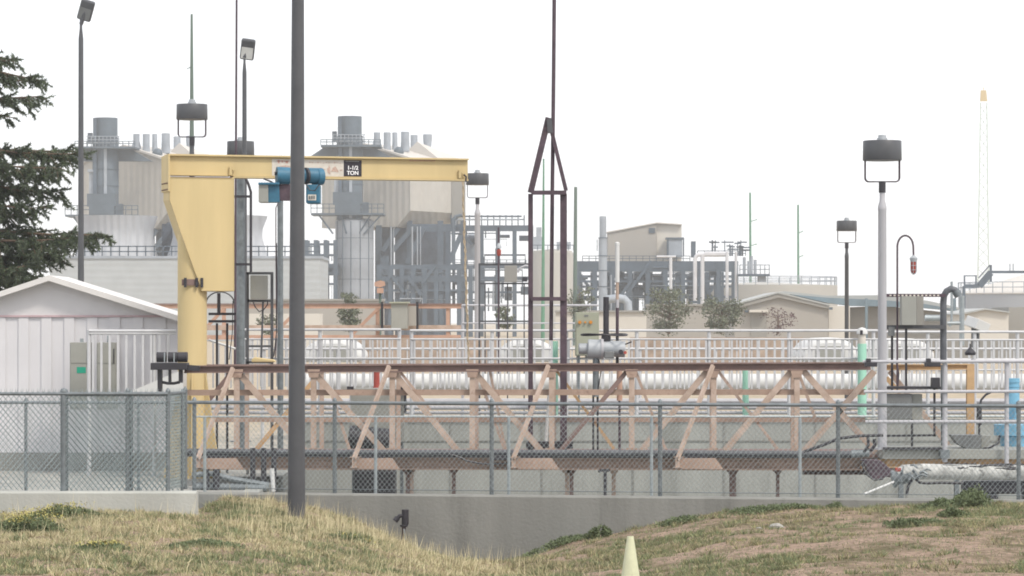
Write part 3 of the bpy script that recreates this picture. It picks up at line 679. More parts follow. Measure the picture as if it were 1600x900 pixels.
# ------------------------------------------------------------------ lamp posts
def drum_lamp(label, px, y_top, y_drum, w, Y, pole_m, pole_w, y_neck, pole_top_dark=True, grp='drum-shaped yard lamps on poles', zb=0., poly=True):
    x0 = X(px, Y); s = Y/F
    t = thing('drum_lamp_post', label, 'lamp post', (x0, Y, zb), grp)
    r = w*s/2; zt = Z(y_top, Y); zd = Z(y_drum, Y); zn = Z(y_neck, Y)
    mb = MB(); mb.lathe((x0, Y, 0), [(r*.98, zd), (r, zd+.01), (r*.985, zt-.01), (r*.965, zt), (r*.2, zt+.012)], 36); mb.build('drum_hood', M['dark'], t, smooth=True)
    mb = MB(); mb.lathe((x0, Y, 0), [(.09*r/.34, zt-.01), (.09*r/.34, zt+.05), (.07*r/.34, zt+.055), (.07*r/.34, zt+.1), (.02, zt+.11)], 14); mb.build('photocell', M['acto'], t, smooth=True)
    lo = zn; hgt = zd-zn
    for q in (0, 1):
        e = Vector((math.cos(R(12+q*165-75*q*0)), math.sin(R(12)), 0)) if q == 0 else Vector((math.cos(R(-14)), math.sin(R(-14)), 0))
        c0 = Vector((x0, Y, 0)); mb = MB(); pts = []
        rc = r*.2
        prof = [(-r*.9, zd)]+[(-r*.9 + rc*(1-math.cos(a)), lo+rc*(1-math.sin(a))) for a in np.linspace(0, math.pi/2, 6)]
        prof += [(-x_, z_) for x_, z_ in reversed(prof)]
        mb.tube([c0 + e*x_ + EZ*z_ for x_, z_ in prof], .011*max(1, r/.34), 6); mb.build('wire_guard', M['purp'], t, smooth=True)
    pr = pole_w*s/2; nk = min(pr*.8, .055)
    zc = zn - S(17, Y)*(w/61)
    mb = MB(); mb.cyl((x0, Y, zn+.01), (x0, Y, zc), nk*1.15, n=14); mb.build('socket', M['black'], t, smooth=True)
    mb = MB(); zz1 = zc - S(12, Y)*(w/61); zz2 = zz1 - S(10, Y)*(w/61)
    mb.lathe((x0, Y, 0), [(nk*.9, zc), (nk*.9, zz1), (pr, zz2), (pr*1.02, zz2-.06), (pr*.96, zz2-.07), (pr*1.08, zb+.02)][::-1], 20); mb.build('pole', M[pole_m], t, smooth=True)
    mb = MB(); mb.cyl((x0, Y, zb), (x0, Y, zb+.03), pr*2.2, n=16); mb.build('base_plate', M[pole_m], t)
    return t
drum_lamp('tall white lamp pole with a large dark drum hood, standing on the platform at right', 1378.5, 220, 251, 61, 57.4, 'alu_w', 13.5, 284, zb=Z(703, 57.2))
drum_lamp('drum lamp above the yellow beam at left, backed by the wooden pole', 300, 163, 187, 49, 68.7, 'dark', 9, 214)
drum_lamp('drum lamp close above the yellow beam, on a thick dark pole', 376, 221, 243, 43, 78, 'galv_d', 15, 262)
drum_lamp('drum lamp on a white pole right of the yellow beam tip', 746, 271, 289, 36, 93, 'alu_w', 9, 309)
drum_lamp('small drum lamp on a slim dark pole left of the tall white one', 1323, 345, 361, 32, 105, 'dark', 6.5, 379)

# big foreground post
Yb = 42.3; xb = X(463, Yb); zb = terr(xb, Yb)
t = thing('dark_lamp_post', 'large dark grey tapered post in the foreground, standing in the grass', 'lamp post', (xb, Yb, zb-.05))
xt = X(465.5, Yb); zt_ = Z(0, Yb)
mb = MB(); Hh = 8.6; f = (Hh-zb)/(zt_-zb)
mb.cyl((xb, Yb, zb-.1), (xb+(xt-xb)*f, Yb, Hh), .119, .119+(.083-.119)*f, n=32); mb.build('pole', M['dark'], t, smooth=True)
mb = MB(); mb.obox((xt, Yb, Hh+.1), .35, .7, .15, Matrix.Identity(3)); mb.build('lamp_head', M['dark'], t, bevel=.03)

def flood(label, px, pyt, hx, hy_, Y, w, M_, lens_m, tiltx):
    x0 = X(px, Y); t = thing('floodlight_post', label, 'lamp post', (x0, Y, 0), 'flat-headed floodlight posts')
    zt = Z(pyt, Y); r = S(w, Y)/2
    mb = MB(); mb.lathe((x0, Y, 0), [(r*1.5, 0), (r*1.05, zt*.5), (r*.9, zt-.35), (r*.5, zt-.1), (r*.45, zt+.15)], 16); mb.build('pole', M['dark'], t, smooth=True)
    Mx = Matrix.Rotation(R(tiltx), 3, 'Y') @ Matrix.Rotation(R(-72), 3, 'X')
    c = W(hx, hy_, Y)
    mb = MB(); mb.obox(c, S(22, Y), S(33, Y), .15, Mx); mb.build('lamp_head', M['dark'], t, bevel=.04)
    mb = MB(); mb.obox(c + Mx @ Vector((0, S(5, Y), -.08)), S(18, Y), S(18, Y), .02, Mx); mb.build('lens', M[lens_m], t)
    mb = MB(); mb.tube([(x0, Y, zt), c + Mx @ Vector((0, -S(10, Y), 0))], .05, 8); mb.build('knuckle', M['dark'], t)
flood('tall floodlight post behind the white shed, its head tipped toward the right', 126.5, 38, 134.5, 16, 76, 8.6, 'dark', 'cab_d', 18)
flood('floodlight post behind the crane, with a pale square lens', 382, 90, 387, 77, 72, 7.5, 'dark', 'lensm', 8)

# thin masts and utility poles
def pole(name, label, px0, py0, px1, py1, Y, w0, w1, m, cat='pole', grp=None, arms=()):
    mb = MB(); A = W(px0, py0, Y); B = W(px1, py1, Y); mb.cyl(A, B, S(w0, Y)/2, S(w1, Y)/2, n=12)
    for (ax, ay, bx, by) in arms: mb.bar(W(ax, ay, Y-.1), W(bx, by, Y-.1), S(1.2, Y))
    return tag(mb.build(name, M[m], origin=B, smooth=True), label, cat, grp)
t = pole('antenna_mast', 'thin dark purple mast reaching out of frame beside the second floodlight', 370, -60, 367, 600, 70, 3.2, 4.2, 'purp', 'mast')
pole('utility_pole', 'tall wooden utility pole behind the left drum lamp', 299.5, 22, 300, 560, 160, 3.6, 13, 'wood', arms=((292,108,299,104),))
g = 'slim far utility poles on the skyline'
pole('utility_pole', 'slim greenish utility pole seen through the A-frame', 849.5, 248, 848, 540, 420, 2.5, 6.5, 'pgreen')
pole('utility_pole', 'stout utility pole just right of the A-frame', 899.5, 292, 898, 540, 300, 5, 7, 'wood', arms=((897,340,902,338),))
pole('utility_pole', 'slim far utility pole with two side arms above the small platform', 1172, 301, 1173, 520, 620, 3, 4.5, 'pgreen', arms=((1173,346,1183,343),(1173,384,1183,381)))
pole('utility_pole', 'slim far utility pole standing alone over the pale round tank', 1247, 320, 1247.5, 520, 620, 3, 3.6, 'pgreen', arms=((1248,364,1255,361),(1248,402,1255,399)))

# ------------------------------------------------------------------ rusty A-frame
YA = 59.4
t = thing('a_frame_mast', 'tall rusty brown steel frame with pointed top and a mast rising out of frame', 'mast', (X(857, YA), YA, 0))
def bar(n, a, c, w_, m='purp', d=0): 
    mb = MB(); mb.bar(W(*a, YA+d), W(*c, YA+d), S(w_, YA)); mb.build(n, M[m], t)
bar('leg', (829, 690), (829, 303), 7.5); bar('leg', (880.5, 690), (880.5, 303), 10.5)
bar('apex_bar', (829, 301), (857, 184), 9.5); bar('apex_bar', (884.5, 298), (857.5, 187), 6, d=.08)
bar('cross_bar', (830, 301), (885, 301), 6.5, d=-.1); bar('cross_bar', (830, 467), (884, 467), 6, d=-.1)
mb = MB(); mb.tube([W(866.5, -60, YA+.15), W(865, 120, YA+.15), W(863, 300, YA+.15), W(861, 532, YA+.15)], [S(3.2,YA)]*4, 10); mb.build('mast', M['purp'], t, smooth=True)
mb = MB(); mb.bar(W(858, 186, YA-.05), W(860, 208, YA-.05), .1, .1); mb.build('gusset', M['dark'], t)
bar('foot', (829, 708), (829, 690), 8); bar('foot', (880.5, 708), (880.5, 690), 11)
mb = MB(); mb.bxp(822, 895, 690, 701, YA-.3, .3); mb.build('base_box', M['black'], t)

# mint pipes
def mint(label, px, w_, y0, y1, Y, cap):
    t = thing('mint_pipe', label, 'pipe', W(px, y1, Y), 'mint green standpipes')
    mb = MB(); mb.cyl(W(px, y1, Y), W(px, y0, Y), S(w_, Y)/2, n=16); mb.build('pipe', M['mint'], t, smooth=True)
    if cap:
        mb = MB(); mb.cyl(W(px, y0, Y), W(px, y0-15, Y), S(w_*.42, Y), n=16); mb.build('collar', M['whited'], t, smooth=True)
        mb = MB(); mb.lathe(W(px, y0-15, Y), [(S(w_*.62, Y), 0), (S(w_*.62, Y), .05), (S(w_*.4, Y), .12), (.01, .14)], 16); mb.build('cap', M['white'], t, smooth=True)
        mb = MB(); mb.cyl(W(px-1, y0-14, Y-.2), W(px-1, y0-21, Y-.2), .03, n=8); mb.build('knob', M['black'], t)
mint('mint green pipe between the legs of the A-frame', 866.5, 11, 533, 655, 66.6, False)
mint('mint green pipe with a white domed cap left of the tall white lamp pole', 1347, 14, 537, 655, 66.0, True)
mint('dull mint pipe low behind the right half of the truss', 1165, 10, 571, 655, 67, False)

# valve actuator
YV = 59.6
t = thing('valve_actuator', 'grey motor valve actuator with handwheel, above the truss right of the A-frame', 'actuator', W(940, 562, YV))
mb = MB(); mb.cyl(W(918, 545, YV), W(942, 546, YV), S(15, YV), n=24); mb.build('gear_housing', M['acto'], t, smooth=True, bevel=.02)
mb = MB(); mb.cyl(W(904, 545, YV), W(919, 545, YV), S(8.5, YV), n=20); mb.build('motor_end', M['acto'], t, smooth=True, bevel=.015)
mb = MB(); mb.cyl(W(941, 544, YV), W(977, 546, YV), S(12.5, YV), n=20); mb.build('motor', M['acto'], t, smooth=True, bevel=.02)
mb = MB(); mb.cyl(W(939, 545, YV), W(943, 545, YV), S(16.5, YV), n=24); mb.build('flange', M['alu_w'], t, smooth=True)
mb = MB(); mb.bxp(944, 960, 549, 560, YV-.22, .3); mb.build('terminal_box', M['cab_d'], t, bevel=.02)
mb = MB(); mb.cyl(W(970, 550, YV-.3), W(970, 550, YV-.18), .045, n=12); mb.build('switch', M['black'], t)
mb = MB(); mb.cyl(W(977, 551, YV-.3), W(977, 551, YV-.2), .03, n=12); mb.build('knob', M['red'], t)
mb = MB(); mb.cyl(W(947, 531, YV), W(947, 464, YV), S(4.6, YV), n=14); mb.build('stem_cover', M['black'], t, smooth=True)
mb = MB(); mb.cyl(W(947, 533, YV), W(947, 521, YV), S(7.5, YV), n=14); mb.build('hub', M['black'], t, smooth=True)
mb = MB()
c0 = W(944, 523, YV); mb.tube([c0 + Vector((S(36,YV)*math.cos(q), .46*math.sin(q), .015*math.sin(q*2))) for q in np.linspace(0, 2*math.pi, 33)], .016, 6)
for q in (0, 1, 2): 
    e = Vector((S(36,YV)*math.cos(R(60*q+20)), .46*math.sin(R(60*q+20)), 0)); mb.tube([c0-e, c0+e], .014, 6)
mb.tube([W(977, 538, YV-.1), W(987, 534, YV-.1)], .015, 6)
mb.build('handwheel', M['black'], t, smooth=True)
mb = MB(); mb.cyl(W(931, 620, YV), W(931, 560, YV), S(5, YV), n=14); mb.build('stand', M['galv_d'], t, smooth=True)
for p in (927, 934):
    mb = MB(); mb.cyl(W(p, 706, YV), W(p, 612, YV), S(1.6, YV), n=8); mb.build('rod', M['black'], t)
mb = MB(); mb.tube([W(x_, y_, YV-.05) for x_, y_ in ((936,562),(939,580),(936,600),(934,612))], .012, 6); mb.build('cable', M['black'], t, smooth=True)

# cabinet with amber lenses
t = thing('control_cabinet', 'olive grey control cabinet with three amber lamps beside the actuator', 'cabinet', W(919, 655, 66.2))
mb = MB(); mb.bxp(899, 936, 488, 556, 66, .4); mb.build('box', M['cab_g'], t, bevel=.008)
mb = MB(); mb.bxp(900.5, 934.5, 489.5, 554, 65.985, .016); mb.build('door', M['cab_g'], t)
for p in (906, 914.5, 923):
    mb = MB(); mb.cyl(W(p, 503.5, 65.98), W(p, 503.5, 65.93), .035 if p != 914.5 else .022, n=12); mb.build('lamp', M['knob'], t)
mb = MB(); mb.bxp(913, 919, 492, 494.5, 65.975, .01); mb.build('name_plate', M['cab_d'], t)
for p in (903, 932):
    mb = MB(); mb.bxp(p, p+3, 556, 654, 66.1, .06); mb.build('leg', M['galv_d'], t)

# striped standpipe
YP = 59.7
t = thing('striped_pole', 'pole banded white, brown and dark standing right of the actuator', 'pole', W(964, 625, YP))
for a, c, w_, m, nm in ((382,441,7,'white','white_band'), (441,468,5,'salmon','brown_band'), (468,481,5.5,'alu_w','pale_band'), (481,525,5,'purp','dark_band'), (525,576,5,'black','shaft'), (576,626,9,'orange_f','orange_sleeve'), (626,706,4,'purp','shaft')):
    mb = MB(); px = 964.5 if a < 576 else 968; mb.cyl(W(px, c, YP), W(px, a, YP), S(w_, YP)/2, n=14); mb.build(nm, M[m], t, smooth=True)
mb = MB(); mb.lathe(W(964.5, 382, YP), [(S(3.8,YP), -.01), (S(3.8,YP), .03), (.01, .05)], 14); mb.build('cap', M['white'], t)
mb = MB(); mb.cyl(W(853, 690, 60.2), W(858, 612, 60.2), .03, n=8); tag(mb.build('white_pipe', M['white'], origin=W(853, 690, 60.2), smooth=True), 'thin white leaning pipe left of the A-frame foot', 'pipe')

# ------------------------------------------------------------------ dark control frames
def frame(name, label, cat, Y, bars, panels=(), extra=None, m='black'):
    xs_ = [b_[0][0] for b_ in bars]; t = thing(name, label, cat, W(sum(xs_)/len(xs_), 600, Y))
    for (a, c, w_, nm) in bars:
        mb = MB(); mb.bar(W(*a, Y), W(*c, Y), S(w_, Y)); mb.build(nm, M[m], t)
    for (x0, x1, y0, y1, mm, nm) in panels:
        mb = MB(); mb.bxp(x0, x1, y0, y1, Y-.14, .12); mb.build(nm, M[mm], t, bevel=.01)
    if extra: extra(t, Y)
    return t
def ex1(t, Y):
    mb = MB(); mb.tube([W(x_, y_, Y-.1) for x_, y_ in ((395,470),(399,480),(405,487),(412,484),(418,476),(418,470))], .012, 6); mb.build('cable', M['black'], t, smooth=True)
    mb = MB(); mb.tube([W(x_, y_, Y-.1) for x_, y_ in ((432,380),(433,450),(432,520),(428,555),(424,563))], .012, 6); mb.build('cable', M['black'], t, smooth=True)
frame('control_stand', 'tall dark steel stand holding a grey panel just right of the crane', 'equipment stand', 61.5,
      [((387,744),(387,426),4,'post'), ((425,744),(425,426),4.5,'post'), ((385,427),(427,427),4,'bar'), ((387,470),(425,470),4,'bar'), ((387,541),(425,541),3.5,'bar'), ((408,566),(411,472),3,'conduit'), ((385,566),(427,566),4,'bar')],
      [(391,418,430,467,'cab','panel')], ex1, 'dark')
def ex2(t, Y):
    mb = MB(); mb.tube([W(344 + 22*math.cos(q), 474 - 18*math.sin(q), Y) for q in np.linspace(0, math.pi, 12)], .016, 6); mb.build('loop', M['dark'], t, smooth=True)
    mb = MB(); mb.tube([W(x_, y_, Y-.1) for x_, y_ in ((364,470),(363,520),(358,562))], .01, 6); mb.build('cable', M['black'], t, smooth=True)
frame('equipment_stand', 'short dark steel stand with two crossbars touching the crane column', 'equipment stand', 62,
      [((339,739),(339,505),3.5,'post'), ((355,739),(355,505),3.5,'post'), ((326,490.5),(369,490.5),4,'bar'), ((326,502),(369,502),4,'bar'), ((342,490),(342,458),5,'mast')], [], ex2)
t = thing('conduit_pole', 'thick grey-green pole with a bent black conduit beside it, right of the crane', 'pole', W(376, 640, 65))
mb = MB(); mb.cyl(W(376, 728, 65), W(376, 262, 65), S(6.5, 65), n=18); mb.build('pole', M['galv_d'], t, smooth=True)
mb = MB(); mb.tube([W(x_, y_, 64.8) for x_, y_ in ((378,262),(382,275),(388,287),(392,300),(392,426))], S(2.1, 65), 8); mb.build('conduit', M['black'], t, smooth=True)
for py in (307, 413):
    mb = MB(); mb.bar(W(363, py, 64.8), W(393, py, 64.8), .05); mb.build('bracket', M['black'], t)
t = thing('hoist_support_pole', 'slim dark pole under the blue hoist', 'pole', W(438, 600, 66))
mb = MB(); mb.cyl(W(438, 725, 66), W(438, 312, 66), S(4.6, 66), n=14); mb.build('pole', M['galv_d'], t, smooth=True)
mb = MB(); mb.tube([W(x_, y_, 65.8) for x_, y_ in ((436,314),(431,325),(431,380),(432,520),(430,560))], .012, 6); mb.build('cable', M['purp'], t, smooth=True)
mb = MB(); mb.prp([(393,566),(393,561),(398,558),(428,562),(431,566)], 60.9, .2)
tag(mb.build('yellow_tray', M['yellow'], origin=W(410, 566, 60.9), bevel=.02), 'small yellow tray at the foot of the control stand', 'tray')

def ex3(t, Y):
    mb = MB(); mb.cyl(W(779, 355, Y-.1), W(779, 695, Y-.1), S(1.3, Y), n=8); mb.build('lamp_pipe', M['purp'], t)
    mb = MB(); mb.lathe(W(779.5, 400, Y-.1), [(.03, 0), (.05, .03), (.055, .14), (.02, .17)], 14); mb.build('beacon', M['red'], t, smooth=True)
    mb = MB(); mb.lathe(W(779.5, 388, Y-.1), [(.06, 0), (.06, .05), (.04, .09), (.02, .13)], 14); mb.build('beacon_cap', M['acto'], t, smooth=True)
    mb = MB(); mb.tube([W(x_, y_, Y-.1) for x_, y_ in ((809,426),(812,419),(821,415),(828,416))], .03, 6); mb.build('elbow', M['alu_w'], t, smooth=True)
    mb = MB(); mb.bxp(816, 824, 433, 440, Y-.14, .1); mb.build('junction_box', M['black'], t)
frame('black_pipe_frame', 'black pipe frame with a beige box and red beacon, left of the A-frame', 'equipment stand', 76,
      [((749,695),(749,412),3,'post'), ((831,695),(831,412),3,'post'), ((748,413),(832,413),3.5,'bar'), ((748,443),(832,443),2.5,'bar'), ((758,695),(758,443),2,'post'), ((793,695),(793,443),2,'post'), ((819,695),(819,443),2,'post'), ((748,502),(830,502),2.5,'bar')],
      [(788,808,415,441,'beige_d','box')], ex3, 'dark')
railing('pale_pipe_railing', 'pale two-bar pipe railing left of the A-frame beneath the black pipe frame', 722, 935, 80, 477, (505,), 505, 504, 400, [723, 829], 'alu_w', zb=0)

# far orange truss bridge
t = thing('far_truss_bridge', 'second bright orange-brown truss bridge beyond the railing', 'bridge', W(480, 530, 110))
def fb(n, a, c, w_, m='orange_f', d=0.): mb = MB(); mb.bar(W(*a, 110+d), W(*c, 110+d), S(w_, 110)); mb.build(n, M[m], t)
fb('top_chord', (228, 479), (722, 479), 6); fb('top_flange', (228, 475), (722, 475), 1.6, 'salmon_d', -.1); fb('lower_chord', (228, 512), (722, 512), 8, 'salmon'); fb('bottom_chord', (290, 527), (720, 527), 7)
for a, c in (((593,480),(548,525)), ((470,480),(425,525)), ((352,480),(310,525))): fb('diagonal', a, c, 5)
for p in (590, 470, 350, 700): fb('post', (p, 478), (p, 528), 6, d=.05)
for p in (597, 652):
    fb('bracket', (p, 472), (p, 516), 4, 'black', -.35)
t2 = thing('grey_panel_box', 'plain grey panel box fixed between two dark struts over the far orange bridge', 'cabinet', W(628, 514, 109))
mb = MB(); mb.bxp(611, 637, 474, 514, 109, .5); mb.build('box', M['cab'], t2, bevel=.02)
mb = MB(); mb.bxp(608, 640, 471.5, 474, 108.9, .7); mb.build('lid', M['cab_g'], t2)
mb = MB(); mb.bxp(638, 650, 478, 509, 109.2, .3); mb.build('junction_box', M['beige'], t2)
pole('sign_post', 'slim post with an orange arrow-like sign in front of the pale round pedestal', 594, 437, 594, 530, 115, 4, 4, 'wood', 'sign')
mb = MB(); mb.prp([(585,441),(594,438),(601,440),(602,446),(594,449),(585,447)], 114.8, .1); mb.bxp(589, 599, 450, 458, 114.8, .1)
tag(mb.build('orange_sign', M['orange_f'], origin=W(594, 445, 114.8)), 'small orange sign panel on the slim post', 'sign')
# panels hanging behind truss: grey board with dark shape
t = thing('grey_tank_box', 'wide grey box with black clamps behind the left part of the truss', 'cabinet', W(590, 660, 62))
mb = MB(); mb.bxp(548, 631, 607, 690, 62.5, .5); mb.build('box', M['cab'], t)
for x0, x1 in ((542, 552), (625, 635)):
    mb = MB(); mb.bxp(x0, x1, 604, 609, 62.3, .2); mb.build('clamp', M['black'], t)
for x0 in (550, 625):
    mb = MB(); mb.bxp(x0, x0+5, 690, 832, 62.6, .3); mb.build('leg', M['galv_d'], t)
mb = MB(); mb.bxp(631, 635, 609, 645, 62.3, .1); mb.build('strap', M['black'], t)
t = thing('dark_pump', 'dark bulky pump seen through the mesh below the left part of the truss', 'pump', W(585, 770, 62.3))
mb = MB(); mb.bxp(552, 618, 732, 836, 61.6, .7); mb.build('body', M['black'], t, bevel=.08)
mb = MB(); mb.cyl(W(545, 684, 61.9), W(608, 690, 61.9), .25, n=16); mb.build('motor', M['black'], t, smooth=True)
mb = MB(); mb.bxp(558, 572, 656, 680, 61.7, .3); mb.build('valve', M['dark'], t, bevel=.03)
t = thing('pipe_manifold', 'cluster of dark pipes and valves low behind the first fence post', 'pipework', W(330, 770, 56))
mb = MB(); mb.tube([W(x_, y_, 56) for x_, y_ in ((300,742),(330,740),(360,748),(420,758))], .05, 8); mb.tube([W(305, 760, 56), W(420, 762, 56)], .07, 8); mb.build('pipe', M['galv_d'], t, smooth=True)
for p in (322, 338):
    mb = MB(); mb.cyl(W(p, 770, 55.9), W(p, 733, 55.9), .06, n=10); mb.build('valve', M['black'], t, smooth=True)
for p in (395, 412, 428):
    mb = MB(); mb.cyl(W(p, 770, 56.2), W(p, 700, 56.2), .05, n=10); mb.build('riser', M['black'], t, smooth=True)
mb = MB(); mb.cyl(W(427, 768, 56), W(425, 732, 56), .04, n=10); mb.build('drain', M['white'], t)

# ------------------------------------------------------------------ right hand platform
YR = 57.
t = thing('platform_railing', 'galvanised three-bar pipe railing of the platform at right', 'railing', W(1500, 703, YR))
for py, a in ((565, 1348), (612, 1350), (659, 1352)):
    mb = MB(); mb.tube([W(a, py, YR), W(1640, py-.5, YR)], S(2.6, YR), 10); mb.build('rail', M['alu_w'], t, smooth=True)
for p, y0, y1, w_ in ((1476.5, 568, 722, 8), (1573, 565, 726, 7)):
    mb = MB(); mb.cyl(W(p, y1, YR+.06), W(p, y0, YR+.06), S(w_, YR)/2, n=14); mb.build('post', M['alu_w'], t, smooth=True)
mb = MB(); mb.bxp(1470, 1484, 703, 716, YR-.05, .3); mb.build('post_base', M['galv_d'], t)
for x0, x1 in ((1352, 1371), (1446, 1470)):
    mb = MB(); mb.bxp(x0, x1, 566, 573, YR-.1, .2); mb.bxp(x0+2, x0+9, 560, 566, YR-.1, .15); mb.build('clamp', M['black'], t, bevel=.01)
t = thing('steel_platform', 'grey steel platform beam under the pipe railing at right', 'platform', W(1500, 717, YR+.2))
mb = MB(); mb.bxp(1380, 1660, 703, 717, YR+.2, 2.2); mb.build('deck', M['cab'], t)
mb = MB(); mb.bxp(1380, 1475, 699, 703, YR+.1, .1); mb.build('kick_plate', M['black'], t)
mb = MB(); mb.ibeam(W(1385, 724, YR+.4), W(1475, 724, YR+.4), .2, S(13, YR), .02); mb.build('beam', M['orange'], t)
mb = MB(); mb.ibeam(W(1498, 724, YR+.4), W(1640, 724, YR+.4), .2, S(13, YR), .02); mb.build('beam', M['orange'], t)
for p in (1405, 1492, 1545):
    mb = MB(); mb.bxp(p, p+7, 730, 862, YR+.5, .15); mb.build('leg', M['galv_d'], t)
# orange portal
YO = 60
t = thing('orange_portal', 'orange painted steel portal frame behind the platform railing', 'frame', W(1515, 700, YO))
mb = MB(); mb.ibeam(W(1380, 574, YO), W(1520, 573, YO), .14, S(9, YO), .02); mb.build('beam', M['orange'], t)
mb = MB(); mb.ibeam(W(1516, 700, YO), W(1516, 569, YO), .14, S(11, YO), .02); mb.build('column', M['orange'], t)
mb = MB(); mb.bar(W(1390, 580, YO+.05), W(1487, 703, YO+.05), .06, S(8, YO)); mb.build('diagonal', M['salmon'], t)
mb = MB(); mb.bar(W(1385, 590, YO-.05), W(1407, 615, YO-.05), .06, S(7, YO)); mb.build('diagonal', M['orange'], t)
# unistrut rack with cabinet and vent pipe
YU = 59.
t = thing('instrument_rack', 'dark strut rack behind the railing, just right of the tall white lamp pole', 'equipment stand', W(1430, 620, YU))
mb = MB(); mb.bxp(1384, 1478, 459, 464, YU, .05); mb.build('strut', M['purp'], t)
mb = MB(); [mb.bxp(1390+6.2*k, 1393+6.2*k, 460.3, 462.8, YU-.006, .007) for k in range(13)]; mb.build('strut_holes', M['whited'], t)
mb = MB(); mb.bxp(1384, 1478, 508, 514, YU, .05); mb.build('strut', M['dark'], t)
for p, y0, w_ in ((1394, 514, 3.5), (1416, 514, 3.5)):
    mb = MB(); mb.bxp(p-w_/2, p+w_/2, y0, 610, YU+.1, .04); mb.build('leg', M['black'], t)
mb = MB(); mb.bxp(1389, 1398, 511, 525, YU-.1, .15); mb.build('junction_box', M['cab_d'], t)
mb = MB(); mb.tube([W(1401, 565, YU), W(1404, 585, YU), W(1402, 608, YU)], .02, 6); mb.build('cable', M['black'], t, smooth=True)
t = thing('tall_cabinet', 'narrow tall grey cabinet hung between the two struts of the rack', 'cabinet', W(1427, 508, YU-.2))
mb = MB(); mb.bxp(1409, 1432, 463, 508, YU-.3, .28); mb.build('box', M['cab'], t, bevel=.005)
mb = MB(); mb.bxp(1432.5, 1443, 463, 508, YU-.05, .1); mb.build('side_panel', M['beige_d'], t)
t = thing('vent_pipe', 'blue-grey gooseneck vent pipe rising at the right end of the rack', 'pipe', W(1474, 700, YU+.15))
mb = MB(); mb.tube([W(x_, y_, YU+.15) for x_, y_ in ((1474,568),(1474,472),(1475,462),(1479,455),(1486,451),(1492,453),(1496,459))], S(5.2, YU), 12); mb.build('pipe', M['duct'], t, smooth=True)
mb = MB(); mb.cyl(W(1493, 454, YU+.15), W(1498, 463, YU+.15), S(6.5, YU), n=14); mb.build('outlet', M['galv_d'], t, smooth=True)
mb = MB(); mb.cyl(W(1474, 700, YU+.15), W(1474, 570, YU+.15), S(4, YU), n=12); mb.build('lower_pipe', M['galv_d'], t, smooth=True)
t = thing('grey_pipework', 'horizontal and vertical grey pipes right of the tall cabinet', 'pipework', W(1490, 530, 80))
mb = MB(); mb.cyl(W(1445, 497, 80), W(1472, 497, 80), S(5, 80), n=12); mb.tube([W(1487, 440, 80), W(1487, 500, 80), W(1484, 510, 80)], S(2, 80), 8); mb.tube([W(1503, 462, 80), W(1503, 540, 80)], S(4, 80), 8); mb.tube([W(1480, 505, 80), W(1510, 505, 80)], S(3, 80), 8); mb.build('pipe', M['galv'], t, smooth=True)
# gooseneck beacon
t = thing('gooseneck_beacon', 'thin purple gooseneck pipe holding a caged red beacon', 'lamp', W(1402, 610, YU-.1))
pts = [W(1402, 610, YU-.1), W(1402, 392, YU-.1)] + [W(1414.5 + 12.5*math.cos(q)*-1, 386 - 18*math.sin(q), YU-.1) for q in np.linspace(.15, math.pi-.1, 12)] + [W(1427.5, 402, YU-.1)]
mb = MB(); mb.tube(pts, S(1.5, YU), 8); mb.build('pipe', M['purp'], t, smooth=True)
c = W(1427.5, 0, YU-.1); s_ = S(1, YU)
mb = MB(); mb.lathe((c.x, c.y, 0), [(s_*2, Z(399,YU)), (s_*3.5, Z(401,YU)), (s_*6, Z(403,YU)), (s_*6, Z(406,YU)), (s_*5.3, Z(407,YU)), (s_*5.3, Z(409,YU))][::-1], 18); mb.build('housing', M['acto'], t, smooth=True)
mb = MB(); mb.lathe((c.x, c.y, 0), [(s_*4.3, Z(409,YU)), (s_*4.3, Z(422,YU)), (s_*3.2, Z(426,YU)), (.003, Z(428,YU))][::-1], 16); gl = mb.build('glass', M['ambl'], t, smooth=True)
mb = MB()
for k in range(6):
    q = R(60*k+15); e = Vector((math.cos(q), math.sin(q), 0)); mb.tube([Vector((c.x,c.y,0))+e*(s_*r_)+EZ*Z(y_,YU) for r_, y_ in ((5,409),(5,423),(3.6,427),(.3,429))], .006, 5)
for y_ in (415, 422): mb.tube([(c.x+s_*5*math.cos(a_), c.y+s_*5*math.sin(a_), Z(y_,YU)) for a_ in np.linspace(0,2*math.pi,17)], .006, 5)
mb.build('cage', M['alu_w'], t)
# cabinet lower
t = thing('low_cabinet', 'squat dark grey cabinet with a lighter side, behind the platform railing', 'cabinet', W(1410, 655, 58.6))
mb = MB(); mb.bxp(1384, 1425, 616, 655, 58.6, .5); mb.build('box', M['cab_d'], t, bevel=.01)
mb = MB(); mb.bxp(1425.3, 1441, 616, 655, 58.7, .5); mb.build('side_panel', M['cab'], t)
mb = MB(); mb.bxp(1380, 1470, 604, 608, 58.5, .5); mb.build('lid', M['black'], t)
mb = MB(); mb.bxp(1456, 1469, 590, 606, 58.4, .2); mb.build('switch', M['black'], t, bevel=.01)
for a, c_ in (((1460,608),(1460,682)), ((1425,655),(1425,700)), ((1384,681),(1462,680)), ((1384,700),(1470,699))):
    mb = MB(); mb.bar(W(*a, 58.7), W(*c_, 58.7), .04); mb.build('conduit', M['black'], t)
